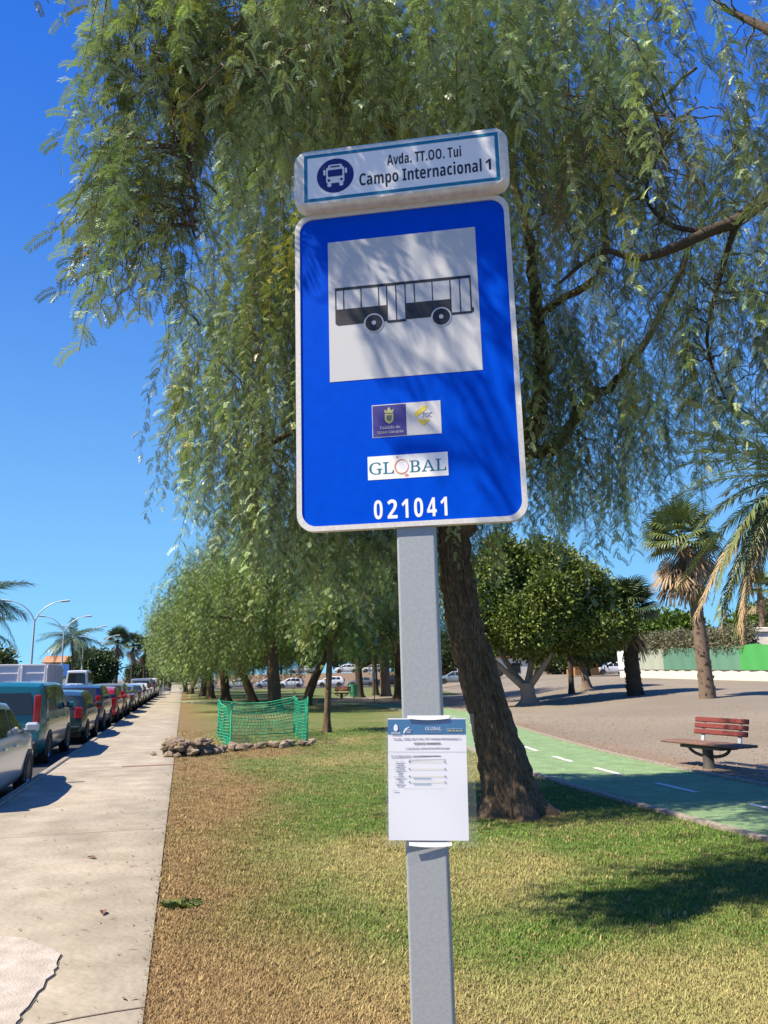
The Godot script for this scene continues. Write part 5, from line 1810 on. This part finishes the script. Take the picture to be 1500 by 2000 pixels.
	var fx := ball(fl, r, 0.8, 1.3)
	scatter("crown", leafy, fx, tints(fx.size(), r, Color(0.065, 0.115, 0.02), Color(0.19, 0.235, 0.04), 0.4), ficus)
	broad_tree("looser olive green tree behind the ficus, towards the shaggy palm", r, Vector3(10.6, 0.4, -45.5), [[Vector3(0, 4.8, 0), Vector3(2.0, 1.6, 1.6), 260], [Vector3(1.3, 3.9, 0.3), Vector3(1.3, 1.1, 1.2), 150], [Vector3(-0.9, 6.1, 0), Vector3(1.2, 1.1, 1.2), 140]], 3.0, 0.18, leafy, Color(0.10, 0.13, 0.03), Color(0.21, 0.23, 0.05), M.dark_bark)
	broad_tree("pale green feathery tree between the big pepper trunk and the ficus", r, Vector3(5.3, 0.0, -43.0), [[Vector3(0.2, 5.0, 0), Vector3(1.3, 1.9, 1.3), 230], [Vector3(-0.3, 6.9, 0), Vector3(0.9, 1.0, 1.0), 120], [Vector3(0.8, 3.6, 0.5), Vector3(0.8, 0.9, 0.8), 90]], 3.2, 0.14, leafy, Color(0.11, 0.17, 0.03), Color(0.19, 0.26, 0.05), M.dark_bark)
	# palms on the right
	fan_palm("short fan palm with thick dark shaggy trunk between the ficus and the fence", r, Vector3(12.2, 0.44, -38.9), [Vector3(0, -0.2, 0), Vector3(-0.05, 2, 0), Vector3(0.05, 4.2, 0)], 0.36, 0.33, 44, 16, 1.45, M.frond_dark)
	fan_palm("tall fan palm with a brown skirt of dead leaves and slender ringed trunk", r, Vector3(13.6, 0.42, -33.6), [Vector3(0, -0.2, 0), Vector3(-0.05, 2.2, 0), Vector3(-0.15, 4.4, 0), Vector3(-0.5, 6.8, 0)], 0.3, 0.22, 36, 70, 1.6, M.frond)
	var small := fan_palm("distant fan palm rising above the hedge at the right edge", r, Vector3(30.5, 1.1, -63), [Vector3(0, -0.2, 0), Vector3(0, 3, 0), Vector3(0.1, 7.0, 0)], 0.25, 0.2, 24, 12, 1.3, M.frond)
	var ph := thing("date_palm", "date palm at the right edge with arching half-dead feather fronds and orange fruit", "palm tree", Vector3(10.6, 0.35, -18.3))
	palm_trunk([Vector3(0, -0.2, 0), Vector3(-0.1, 3, 0), Vector3(-0.3, 5.5, 0.2)], 0.3, 0.27, 0.1, M.palm_bark, ph, 3)
	var ff := [feather_frond(11, 3.1, 0.6, 0.45, M.frond, 62, 0.35), feather_frond(12, 3.3, 0.9, 0.42, M.frond, 62, 0.55), feather_frond(13, 3.2, 1.0, 0.34, M.frond_dead, 58, 0.8)]
	for i in 50:
		put("frond", ff[0 if i < 26 else 1], ph, Transform3D(aim(i * 2.4 + r.randf() * 0.4, lerpf(1.3, -0.3, i / 49.0), r.randf_range(-0.4, 0.4)), Vector3(-0.3, 5.55, 0.2)))
	for i in 14:
		put("dead_frond", ff[2], ph, Transform3D(aim(-PI / 2 + r.randf_range(-0.9, 0.9), r.randf_range(-0.6, 0.25), r.randf_range(-0.5, 0.5)), Vector3(-0.3, 5.5, 0.2)))
	var fr := MB.new()
	for i in 90:
		var p := Vector3(-1.15, 5.72, 0.75) + Vector3(r.randfn() * 0.16, r.randfn() * 0.07, r.randfn() * 0.1)
		fr.box(p, Vector3(0.035, 0.05, 0.035), 0.012)
	fr.tube(PackedVector3Array([Vector3(-0.35, 5.6, 0.25), Vector3(-0.8, 5.9, 0.6), Vector3(-1.15, 5.75, 0.75)]), taper(3, 0.02, 0.015), 5)
	meta(build("fruit", fr, mat(lin(0.62, 0.26, 0.02), 0.5), ph), "bunch of orange dates")
	garden_fence(r)
	# green masses behind the fence and across the far end
	var big := clump_mesh(12, 26, 0.7, 0.42, 0.12, M.leaf_far, 0.2)
	broad_tree("bright green bushy tree behind the fence, nearest the tall skirted palm", r, Vector3(26.5, 1.2, -72), [[Vector3(0, 3.4, 0), Vector3(3.2, 2.2, 2.5), 420]], 1.8, 0.2, big, Color(0.07, 0.13, 0.02), Color(0.12, 0.19, 0.03), M.dark_bark, "bushy_tree")
	broad_tree("bright green bushy tree behind the white house at the right edge", r, Vector3(34.5, 1.2, -69), [[Vector3(0, 3.6, 0), Vector3(4.2, 2.5, 2.5), 620]], 1.8, 0.2, big, Color(0.07, 0.13, 0.02), Color(0.12, 0.19, 0.03), M.dark_bark, "bushy_tree")
	broad_tree("dark green bushy tree behind the shaggy short palm", r, Vector3(21, 1.2, -82), [[Vector3(0, 3.8, 0), Vector3(3.8, 2.8, 2.5), 520]], 1.8, 0.2, big, Color(0.05, 0.09, 0.02), Color(0.09, 0.14, 0.03), M.dark_bark, "bushy_tree")
	var bt := []
	for i in 15:
		var x := -38.0 + i * 5.6
		var z := -150.0 - 12.0 * r.randf()
		var h := r.randf_range(3.2, 5.4)
		broad_tree(BACK[i], r, Vector3(x, 2.2, z), [[Vector3(0, h, 0), Vector3(3.4, h * 0.72, 2.6), 330]], 2.0, 0.25, big, Color(0.05, 0.085, 0.025), Color(0.10, 0.14, 0.04), M.dark_bark, "background_tree")
	for q in [["far grey green tree low between the big pepper's trunk and the ficus", 9.0, -118.0, 0], ["far dark tree seen under the middle of the ficus crown", 17.0, -121.0, 1], ["far olive tree behind the kiosk", 25.0, -116.0, 2], ["far dark tree between kiosk and cloth-hung fence", 33.5, -118.0, 1]]:
		broad_tree(q[0], r, Vector3(q[1], 1.0, q[2]), [[Vector3(0, 3.4, 0), Vector3(4.6, 2.9, 2.6), 460]], 1.4, 0.25, big, [Color(0.07, 0.09, 0.035), Color(0.04, 0.065, 0.02), Color(0.09, 0.1, 0.035)][q[3]], [Color(0.11, 0.13, 0.05), Color(0.07, 0.1, 0.03), Color(0.14, 0.15, 0.05)][q[3]], M.dark_bark, "background_tree")
	var lh := thing("low_building", "low white building glimpsed under the ficus crown", "building", Vector3(14.5, 1.0, -108), 0.1)
	var lb := MB.new()
	lb.box(Vector3(0, 1.3, 0), Vector3(9, 2.8, 4), 0.02)
	build("wall", lb, M.white_wall, lh)
	lb = MB.new()
	lb.box(Vector3(0, 2.78, 0), Vector3(9.6, 0.18, 4.6), 0.02)
	build("roof", lb, mat(lin(0.4, 0.19, 0.09), 0.9), lh)
	for k in 3:
		lb = MB.new()
		lb.box(Vector3(-2.8 + k * 2.8, 1.3, 2.0), Vector3(1.2, 1.3, 0.08), 0.01)
		build("window", lb, M.glass, lh)
	# left of the road
	for i in 5:
		var p := road([67.0, 83, 99, 119, 140][i], 11.6, -0.1)
		street_lamp(["nearest of the double-armed grey street lamps left of the parked vehicles", "second nearest double-armed grey street lamp", "double-armed street lamp in the middle of the receding line", "double-armed street lamp next to last in the receding line", "farthest double-armed street lamp, before the distant palms"][i], p, ROAD_YAW)
	feather_palm("palm cut by the left edge of the picture, drooping dark fronds", Vector3(-23.6, -0.2, -44.0), 6.3, r, 3.0)
	feather_palm("palm with a slim trunk and wide drooping crown behind the teal van", road(60.0, 14.6, -0.2), 5.2, r, 3.0)
	feather_palm("palm with upright tufted crown left of the median lamps", Vector3(-35.4, -0.2, -88), 6.4, r, 3.1)
	var fpx := fan_palm("leftmost of the tall fan palms beyond the lamps, down the road", r, Vector3(-43.5, -0.2, -126), [Vector3(0, -0.2, 0), Vector3(0.1, 4, 0), Vector3(0, 8.2, 0)], 0.28, 0.2, 32, 26, 2.0, M.frond_dark, "washingtonia_palm")
	fpx.set_meta("group", "tall fan palms down the road")
	copy_of(fpx, Vector3(-43.2, -0.2, -133), 1.0, "second of the tall fan palms beyond the lamps, crown touching the first", 0.95)
	copy_of(fpx, Vector3(-42.0, -0.2, -136), 2.0, "third of the tall fan palms beyond the lamps, a little lower", 0.9)
	copy_of(fpx, Vector3(-45.5, -0.2, -152), 3.0, "fourth of the tall fan palms beyond the lamps, lower still", 0.9)
	copy_of(fpx, Vector3(-45.5, -0.2, -165), 4.0, "smallest and farthest of the tall fan palms down the road", 0.85)
	var bush := [Color(0.07, 0.10, 0.03), Color(0.13, 0.16, 0.04)]
	broad_tree("low olive bush at the left edge above the silver car", r, road(55, 17, -0.2), [[Vector3(0, 2.9, 0), Vector3(3.4, 2.3, 2.6), 380]], 0.6, 0.15, big, bush[0], bush[1], M.dark_bark, "roadside_bush")
	broad_tree("yellow green bush between the left palms", r, road(62, 17.5, -0.2), [[Vector3(0, 3.2, 0), Vector3(3.8, 2.6, 2.6), 420]], 0.8, 0.15, big, bush[0], Color(0.17, 0.18, 0.05), M.dark_bark, "roadside_bush")
	broad_tree("green bush in front of the orange-roofed house", r, road(80, 19, -0.2), [[Vector3(0, 2.9, 0), Vector3(3.8, 2.3, 2.6), 400]], 0.8, 0.15, big, bush[0], bush[1], M.dark_bark, "roadside_bush")
	broad_tree("dark round tree behind the lamps, above the white van on the road", r, Vector3(-40.5, -0.2, -108), [[Vector3(0, 3.5, 0), Vector3(3.2, 2.6, 2.6), 420]], 1.2, 0.2, big, Color(0.04, 0.075, 0.02), Color(0.07, 0.11, 0.025), M.dark_bark, "roadside_tree")
	broad_tree("dark low tree far down the road, beneath the fan palms", r, Vector3(-45, -0.2, -150), [[Vector3(0, 2.8, 0), Vector3(5.0, 2.4, 2.6), 420]], 1.2, 0.2, big, Color(0.05, 0.08, 0.03), Color(0.08, 0.11, 0.04), M.dark_bark, "roadside_tree")
	broad_tree("small distant tree where the road meets the horizon", r, Vector3(-52, -0.2, -192), [[Vector3(0, 3.2, 0), Vector3(6.0, 2.8, 2.6), 420]], 1.2, 0.2, big, Color(0.06, 0.09, 0.04), Color(0.09, 0.12, 0.05), M.dark_bark, "roadside_tree")
	var hs := thing("white_villa", "white house with orange tiled roof behind the palms on the left", "house", Vector3(-52.5, -0.2, -128), 0.2)
	var hb := MB.new()
	hb.box(Vector3(0, 2.4, 0), Vector3(5.5, 4.8, 5), 0.03)
	build("wall", hb, M.white_wall, hs)
	hb = MB.new()
	for sg in [-1.0, 1.0]: hb.box(Vector3(0, 5.25, sg * 1.4), Vector3(6.2, 0.16, 3.2), 0.02, Basis(Vector3.RIGHT, sg * 0.35))
	var rf := build("roof", hb, mat(lin(0.36, 0.19, 0.1), 0.9), hs)
	hb = MB.new()
	hb.box(Vector3(1.6, 6.0, 0), Vector3(0.6, 1.2, 0.6), 0.02)
	build("chimney", hb, M.white_wall, rf)
	for q in [-1.4, 1.4]:
		hb = MB.new()
		hb.box(Vector3(q, 3.2, 2.5), Vector3(1.0, 1.3, 0.06), 0.01)
		build("window", hb, M.glass, hs)
	vehicles()
	# smaller things
	stone_border()
	net_fence()
	var near_bench := bench("red-backed bench with worn brown seat on a single post beside the cycle path", Vector3(5.33, 0.0, -13.4), -1.17)
	near_bench.scale = Vector3.ONE * 0.95
	bench("distant dark bench beyond the far bend of the cycle path", Vector3(-3.3, 0, -57.2), -0.2)
	var bin := thing("litter_bin", "green litter bin right of the distant bench", "litter bin", Vector3(-2.5, 0, -59))
	var b := MB.new()
	b.lathe(PackedVector2Array([Vector2(0.28, 0.1), Vector2(0.36, 1.0), Vector2(0.33, 1.0), Vector2(0.27, 0.2), Vector2(0, 0.2)]), Vector3.ZERO, 14)
	b.smooth(40)
	build("bucket", b, mat(lin(0.04, 0.25, 0.13), 0.6), bin)
	b = MB.new()
	b.tube(PackedVector3Array([Vector3(0, -0.1, 0), Vector3(0, 0.25, 0)]), taper(2, 0.05, 0.05), 8)
	build("stand", b, M.dark_metal, bin)
	var sp := thing("path_sign", "thin little signpost with a pale plate beyond the path, beside the sign post", "sign", Vector3(-0.75, 0, -46.5))
	b = MB.new()
	b.tube(PackedVector3Array([Vector3(0, -0.1, 0), Vector3(0, 1.7, 0)]), taper(2, 0.025, 0.025), 6)
	build("post", b, M.dark_metal, sp)
	b = MB.new()
	b.box(Vector3(0, 1.6, 0.03), Vector3(0.22, 0.4, 0.02), 0.004)
	build("plate", b, M.paint, sp)
	for i in 2:
		var q: Array = [[Vector3(-29.4, 0, -103.5), "blue road sign on a white post at the far end of the pavement", 2.7, 0.7], [Vector3(-27.5, -0.1, -66.5), "blue sign on a post behind the teal van", 2.6, 0.95]][i]
		var rs := thing("road_sign", q[1], "road sign", q[0])
		b = MB.new()
		b.tube(PackedVector3Array([Vector3(0, -0.2, 0), Vector3(0, q[2] + 0.3, 0)]), taper(2, 0.045, 0.045), 7)
		build("post", b, M.lamp_metal, rs)
		b = MB.new()
		b.box(Vector3(0, q[2], 0.06), Vector3(q[3] * 1.2, q[3], 0.03), 0.006)
		build("plate", b, mat(lin(0.03, 0.14, 0.5), 0.5), rs)
	var pw := thing("low_wall", "low white wall block closing the far end of the pavement", "wall", Vector3(-27.6, 0, -106))
	b = MB.new()
	b.box(Vector3(0, 0.5, 0), Vector3(2.7, 1.1, 0.5), 0.03)
	build("block", b, M.white_wall, pw)
	b = MB.new()
	b.box(Vector3(0, 1.09, 0), Vector3(2.85, 0.1, 0.6), 0.02)
	build("coping", b, M.white_wall, pw)
	var kk := thing("wooden_kiosk", "small orange-brown wooden kiosk under the far edge of the ficus", "kiosk", Vector3(22.9, 1.2, -90), 0.25)
	for i in 12:
		b = MB.new()
		b.box(Vector3(-1.4 + i * 0.255, 0.95, 0.0), Vector3(0.235, 1.9, 0.06), 0.008)
		build("board", b, mat(lin(0.42, 0.2, 0.06) if i > 5 else lin(0.32, 0.17, 0.08), 0.8), kk)
	b = MB.new()
	b.box(Vector3(0, 0.95, -1.05), Vector3(3.0, 1.88, 2.0), 0.01)
	build("body", b, mat(lin(0.3, 0.15, 0.06), 0.8), kk)
	b = MB.new()
	b.box(Vector3(0, 1.97, -0.9), Vector3(3.4, 0.12, 2.6), 0.02, Basis(Vector3.RIGHT, 0.06))
	build("roof", b, M.dark_bark, kk)
	var stp := thing("pollarded_tree", "short stubby lopped trunk on the gravel between ficus and kiosk", "tree", Vector3(12.3, 0.6, -48.4))
	build("trunk", rough_trunk([Vector3(0, -0.2, 0), Vector3(-0.15, 0.9, 0), Vector3(-0.3, 1.8, 0)], [0.3, 0.22, 0.24], 14, 12, 0.03, 5, 0.12), M.palm_bark, stp)
	var sx := ball([[Vector3(-0.3, 2.5, 0), Vector3(1.2, 0.8, 1.0), 130]], r)
	scatter("crown", leafy, sx, tints(sx.size(), r, Color(0.05, 0.08, 0.02), Color(0.09, 0.12, 0.03)), stp)
	var wd := thing("weed", "small dark green weed in the dry grass by the pavement edge", "weed", Vector3(-1.50, 0, -6.0))
	b = MB.new()
	for i in 260:
		var a := r.randf() * TAU
		var d := Vector3(cos(a), 0, sin(a))
		var o := d * r.randf() * 0.085 * Vector3(1.35, 0, 0.9)
		var L := r.randf_range(0.03, 0.075)
		var w := Vector3(-d.z, 0, d.x) * 0.008
		b.tri(o, o + d * L * 0.5 + Vector3.UP * L * 0.45 + w, o + d * L + Vector3.UP * L * 0.4)
		b.tri(o, o + d * L + Vector3.UP * L * 0.4, o + d * L * 0.5 + Vector3.UP * L * 0.45 - w)
	build("leaves", b, leaf_mat(lin(0.09, 0.13, 0.02), Color(0.35, 0.35, 0.1)), wd)
	var dc := thing("drain_strip", "rusty brown strip set into the pavement beside the stone heap", "drain cover", road(15.75, 0.45, 0.014), ROAD_YAW)
	b = MB.new()
	b.box(Vector3(0, 0.004, 0), Vector3(0.95, 0.012, 0.11), 0.003)
	build("cover", b, mat(lin(0.2, 0.11, 0.07), 0.9), dc)
	for q in [[Vector3(-2.72, 0.018, -7.5), "curled brown dead leaf lying mid-pavement"], [Vector3(-2.35, 0.018, -9.3), "dry brown leaf on the pavement near the lawn edge, beyond the other"], [Vector3(-2.0, 0.018, -5.8), "thin dry leaf stalk on the pavement level with the weed"]]:
		var lf := thing("fallen_leaf", q[1], "leaf", q[0], r.randf() * 3.0, "dead leaves on the pavement")
		b = MB.new()
		for sg in [-1.0, 1.0]:
			b.quad(Vector3(-0.06, 0.003, 0), Vector3(0.0, 0.008, 0), Vector3(0.0, 0.022, 0.022 * sg), Vector3(-0.03, 0.016, 0.018 * sg))
			b.quad(Vector3(0.0, 0.008, 0), Vector3(0.06, 0.004, 0), Vector3(0.03, 0.018, 0.016 * sg), Vector3(0.0, 0.022, 0.022 * sg))
		build("blade", b, mat(lin(0.13, 0.07, 0.04), 0.9), lf)
	bus_sign()
	grass()

func vehicles() -> void:
	var y := -0.14
	var c := hatch(Color(0.72, 0.75, 0.79)); c.metal = 0.45; c.rough = 0.3
	vehicle("parked_car", "silver car cut by the left edge, front wheel and door mirror showing", "car", road(10.9, 3.12, y), ROAD_YAW, c)
	c = van(Color(0.02, 0.36, 0.40), 1.74, 4.7); c.painted_bumper = false
	vehicle("parked_van", "teal van with tall red tail lights and wide rear window, behind the silver car", "van", road(17.9, 3.62, y), ROAD_YAW, c)
	vehicle("parked_car", "dark green small car with red tail lamps squeezed in front of the teal van", "car", road(23.6, 3.35, y), ROAD_YAW, hatch(Color(0.10, 0.16, 0.14)))
	vehicle("parked_car", "navy blue people carrier with high tail lights, in front of the dark green car", "car", road(29.0, 3.45, y), ROAD_YAW, suv(Color(0.05, 0.08, 0.22)))
	vehicle("parked_car", "red hatchback in front of the navy people carrier", "car", road(34.6, 3.35, y), ROAD_YAW, hatch(Color(0.62, 0.10, 0.12)))
	vehicle("parked_car", "olive beige high car in front of the red hatchback", "car", road(40.0, 3.45, y), ROAD_YAW, suv(Color(0.42, 0.40, 0.27)))
	vehicle("parked_car", "grey saloon in front of the olive car", "car", road(46.0, 3.35, y), ROAD_YAW, sedan(Color(0.34, 0.36, 0.38)))
	vehicle("parked_car", "dark blue-grey saloon, two ahead of the olive car", "car", road(52.2, 3.35, y), ROAD_YAW, sedan(Color(0.14, 0.17, 0.22)))
	vehicle("parked_car", "pale silver hatchback, three ahead of the olive car", "car", road(58.6, 3.35, y), ROAD_YAW, hatch(Color(0.72, 0.73, 0.75)))
	vehicle("parked_car", "white hatchback just behind the silver van in the line", "car", road(65.0, 3.35, y), ROAD_YAW, hatch(Color(0.85, 0.85, 0.86)))
	vehicle("parked_van", "silver grey van standing taller than the cars far along the kerb", "van", road(71.5, 3.45, y), ROAD_YAW, van(Color(0.48, 0.5, 0.54), 1.86))
	vehicle("parked_car", "dark car ahead of the silver grey van", "car", road(78.5, 3.35, y), ROAD_YAW, suv(Color(0.08, 0.09, 0.11)))
	vehicle("parked_van", "white and black van, last of the line along the kerb", "van", road(85.5, 3.4, y), ROAD_YAW, van(Color(0.8, 0.8, 0.82), 1.9))
	var g := "vehicles driving on the road"
	var wv := vehicle("driving_van", "white van with a red panel on its rear, driving on the road ahead", "van", road(68.0, 8.3, y), ROAD_YAW, van(Color(0.86, 0.87, 0.9), 2.6, 5.2), g)
	var b := MB.new()
	b.box(Vector3(0, 1.2, 0.06), Vector3(1.1, 0.3, 0.02), 0.004)
	build("red_panel", b, mat(lin(0.5, 0.08, 0.06), 0.5), wv)
	vehicle("driving_car", "white car on the road with its roof showing over the olive car", "car", road(50.0, 6.6, y), ROAD_YAW, suv(Color(0.9, 0.9, 0.9)), g)
	# tipper lorry ahead of the teal van
	var tr := thing("lorry", "white tipper lorry whose ribbed tailboard shows over the teal van", "lorry", road(40.0, 7.3, y), ROAD_YAW, g)
	b = MB.new()
	b.box(Vector3(0, 1.0, -2.6), Vector3(2.2, 0.28, 5.2), 0.02)
	build("chassis", b, M.trim, tr)
	var wm := mat(lin(0.62, 0.62, 0.66), 0.5)
	for sg in [-1.0, 1.0]:
		b = MB.new()
		b.box(Vector3(sg * 1.17, 1.86, -2.1), Vector3(0.06, 1.4, 4.2), 0.01)
		for i in 6: b.box(Vector3(sg * 1.215, 1.86, -0.2 - i * 0.76), Vector3(0.05, 1.38, 0.09), 0.008)
		build("side_board", b, wm, tr)
		b = MB.new()
		b.box(Vector3(sg * 0.57, 1.86, 0.02), Vector3(1.0, 1.36, 0.05), 0.01)
		b.box(Vector3(sg * 0.57, 2.5, 0.06), Vector3(1.06, 0.1, 0.07), 0.012)
		b.box(Vector3(sg * 0.57, 2.12, 0.055), Vector3(0.98, 0.07, 0.05), 0.012)
		for q in [0.06, 1.08]: b.box(Vector3(sg * q, 1.86, 0.06), Vector3(0.09, 1.36, 0.08), 0.012)
		build("tail_board", b, wm, tr)
	b = MB.new()
	b.box(Vector3(0, 1.18, -2.1), Vector3(2.3, 0.06, 4.2), 0.01)
	build("bed", b, wm, tr)
	b = MB.new()
	b.box(Vector3(0, 1.6, -5.2), Vector3(2.1, 1.9, 1.7), 0.12)
	build("cab", b, M.white_plastic, tr)
	var ty := MB.new()
	ty.lathe(PackedVector2Array([Vector2(0.0, 0.1), Vector2(0.25, 0.12), Vector2(0.45, 0.13), Vector2(0.48, 0.09), Vector2(0.48, -0.09), Vector2(0.45, -0.13)]), Vector3.ZERO, 18, Basis(Vector3.BACK, -PI / 2))
	var tm := ty.mesh(M.tyre)
	for z in [-1.0, -4.9]:
		for sg in [-1.0, 1.0]: put("wheel", tm, tr, Transform3D(Basis(Vector3.UP, 0.0 if sg > 0 else PI), Vector3(sg * 0.95, 0.48, z)))
	# cars on the street and the car park beyond the lawn
	var list := [
		["white high car on the far street between thin tree and tall trunks", -6.6, -122.0, 1, Color(0.86, 0.87, 0.88)],
		["white car on the far street left of the thin young tree", -12.8, -121.0, 0, Color(0.84, 0.85, 0.87)],
		["pale blue-grey car on the far street behind the slanting trunk", -16.4, -122.0, 0, Color(0.6, 0.66, 0.72)],
		["silver car on the far street, behind the stout trunk", -20.8, -122.0, 2, Color(0.66, 0.68, 0.7)],
		["white car on the far street, leftmost behind the trunks", -26.3, -121.0, 0, Color(0.82, 0.83, 0.85)],
		["grey car on the far street between the tall bare trunks", -1.6, -121.0, 2, Color(0.42, 0.45, 0.46)],
		["dark car on the far street half behind the sign post", 2.5, -120.0, 1, Color(0.1, 0.11, 0.13)],
		["white car up in the far car park beside the thickest tall trunk", -0.6, -146.0, 0, Color(0.86, 0.86, 0.86)],
		["silver white car up in the far car park left of the tall trunks", -13.6, -146.0, 2, Color(0.74, 0.75, 0.77)],
		["white car up in the far car park between two tall trunks", -5.4, -147.0, 1, Color(0.85, 0.85, 0.86)],
		["dark car behind the forked ficus trunk", 13.5, -92.0, 1, Color(0.12, 0.13, 0.15)],
		["pale car left of the ficus trunk, in the distance", 9.8, -92.0, 0, Color(0.5, 0.56, 0.6)],
		["white car right of the wooden kiosk", 28.8, -94.0, 0, Color(0.85, 0.86, 0.9)]]
	for q in list:
		var o: Dictionary = [hatch(q[4]), suv(q[4]), sedan(q[4])][q[3]]
		var gy := 0.03 if q[2] < -112.0 and q[2] > -135.0 else (2.2 if q[2] < -135.0 else rise(q[1], -q[2]))
		vehicle("distant_car", q[0], "car", Vector3(q[1], gy, q[2]), PI / 2, o, "cars parked beyond the park")
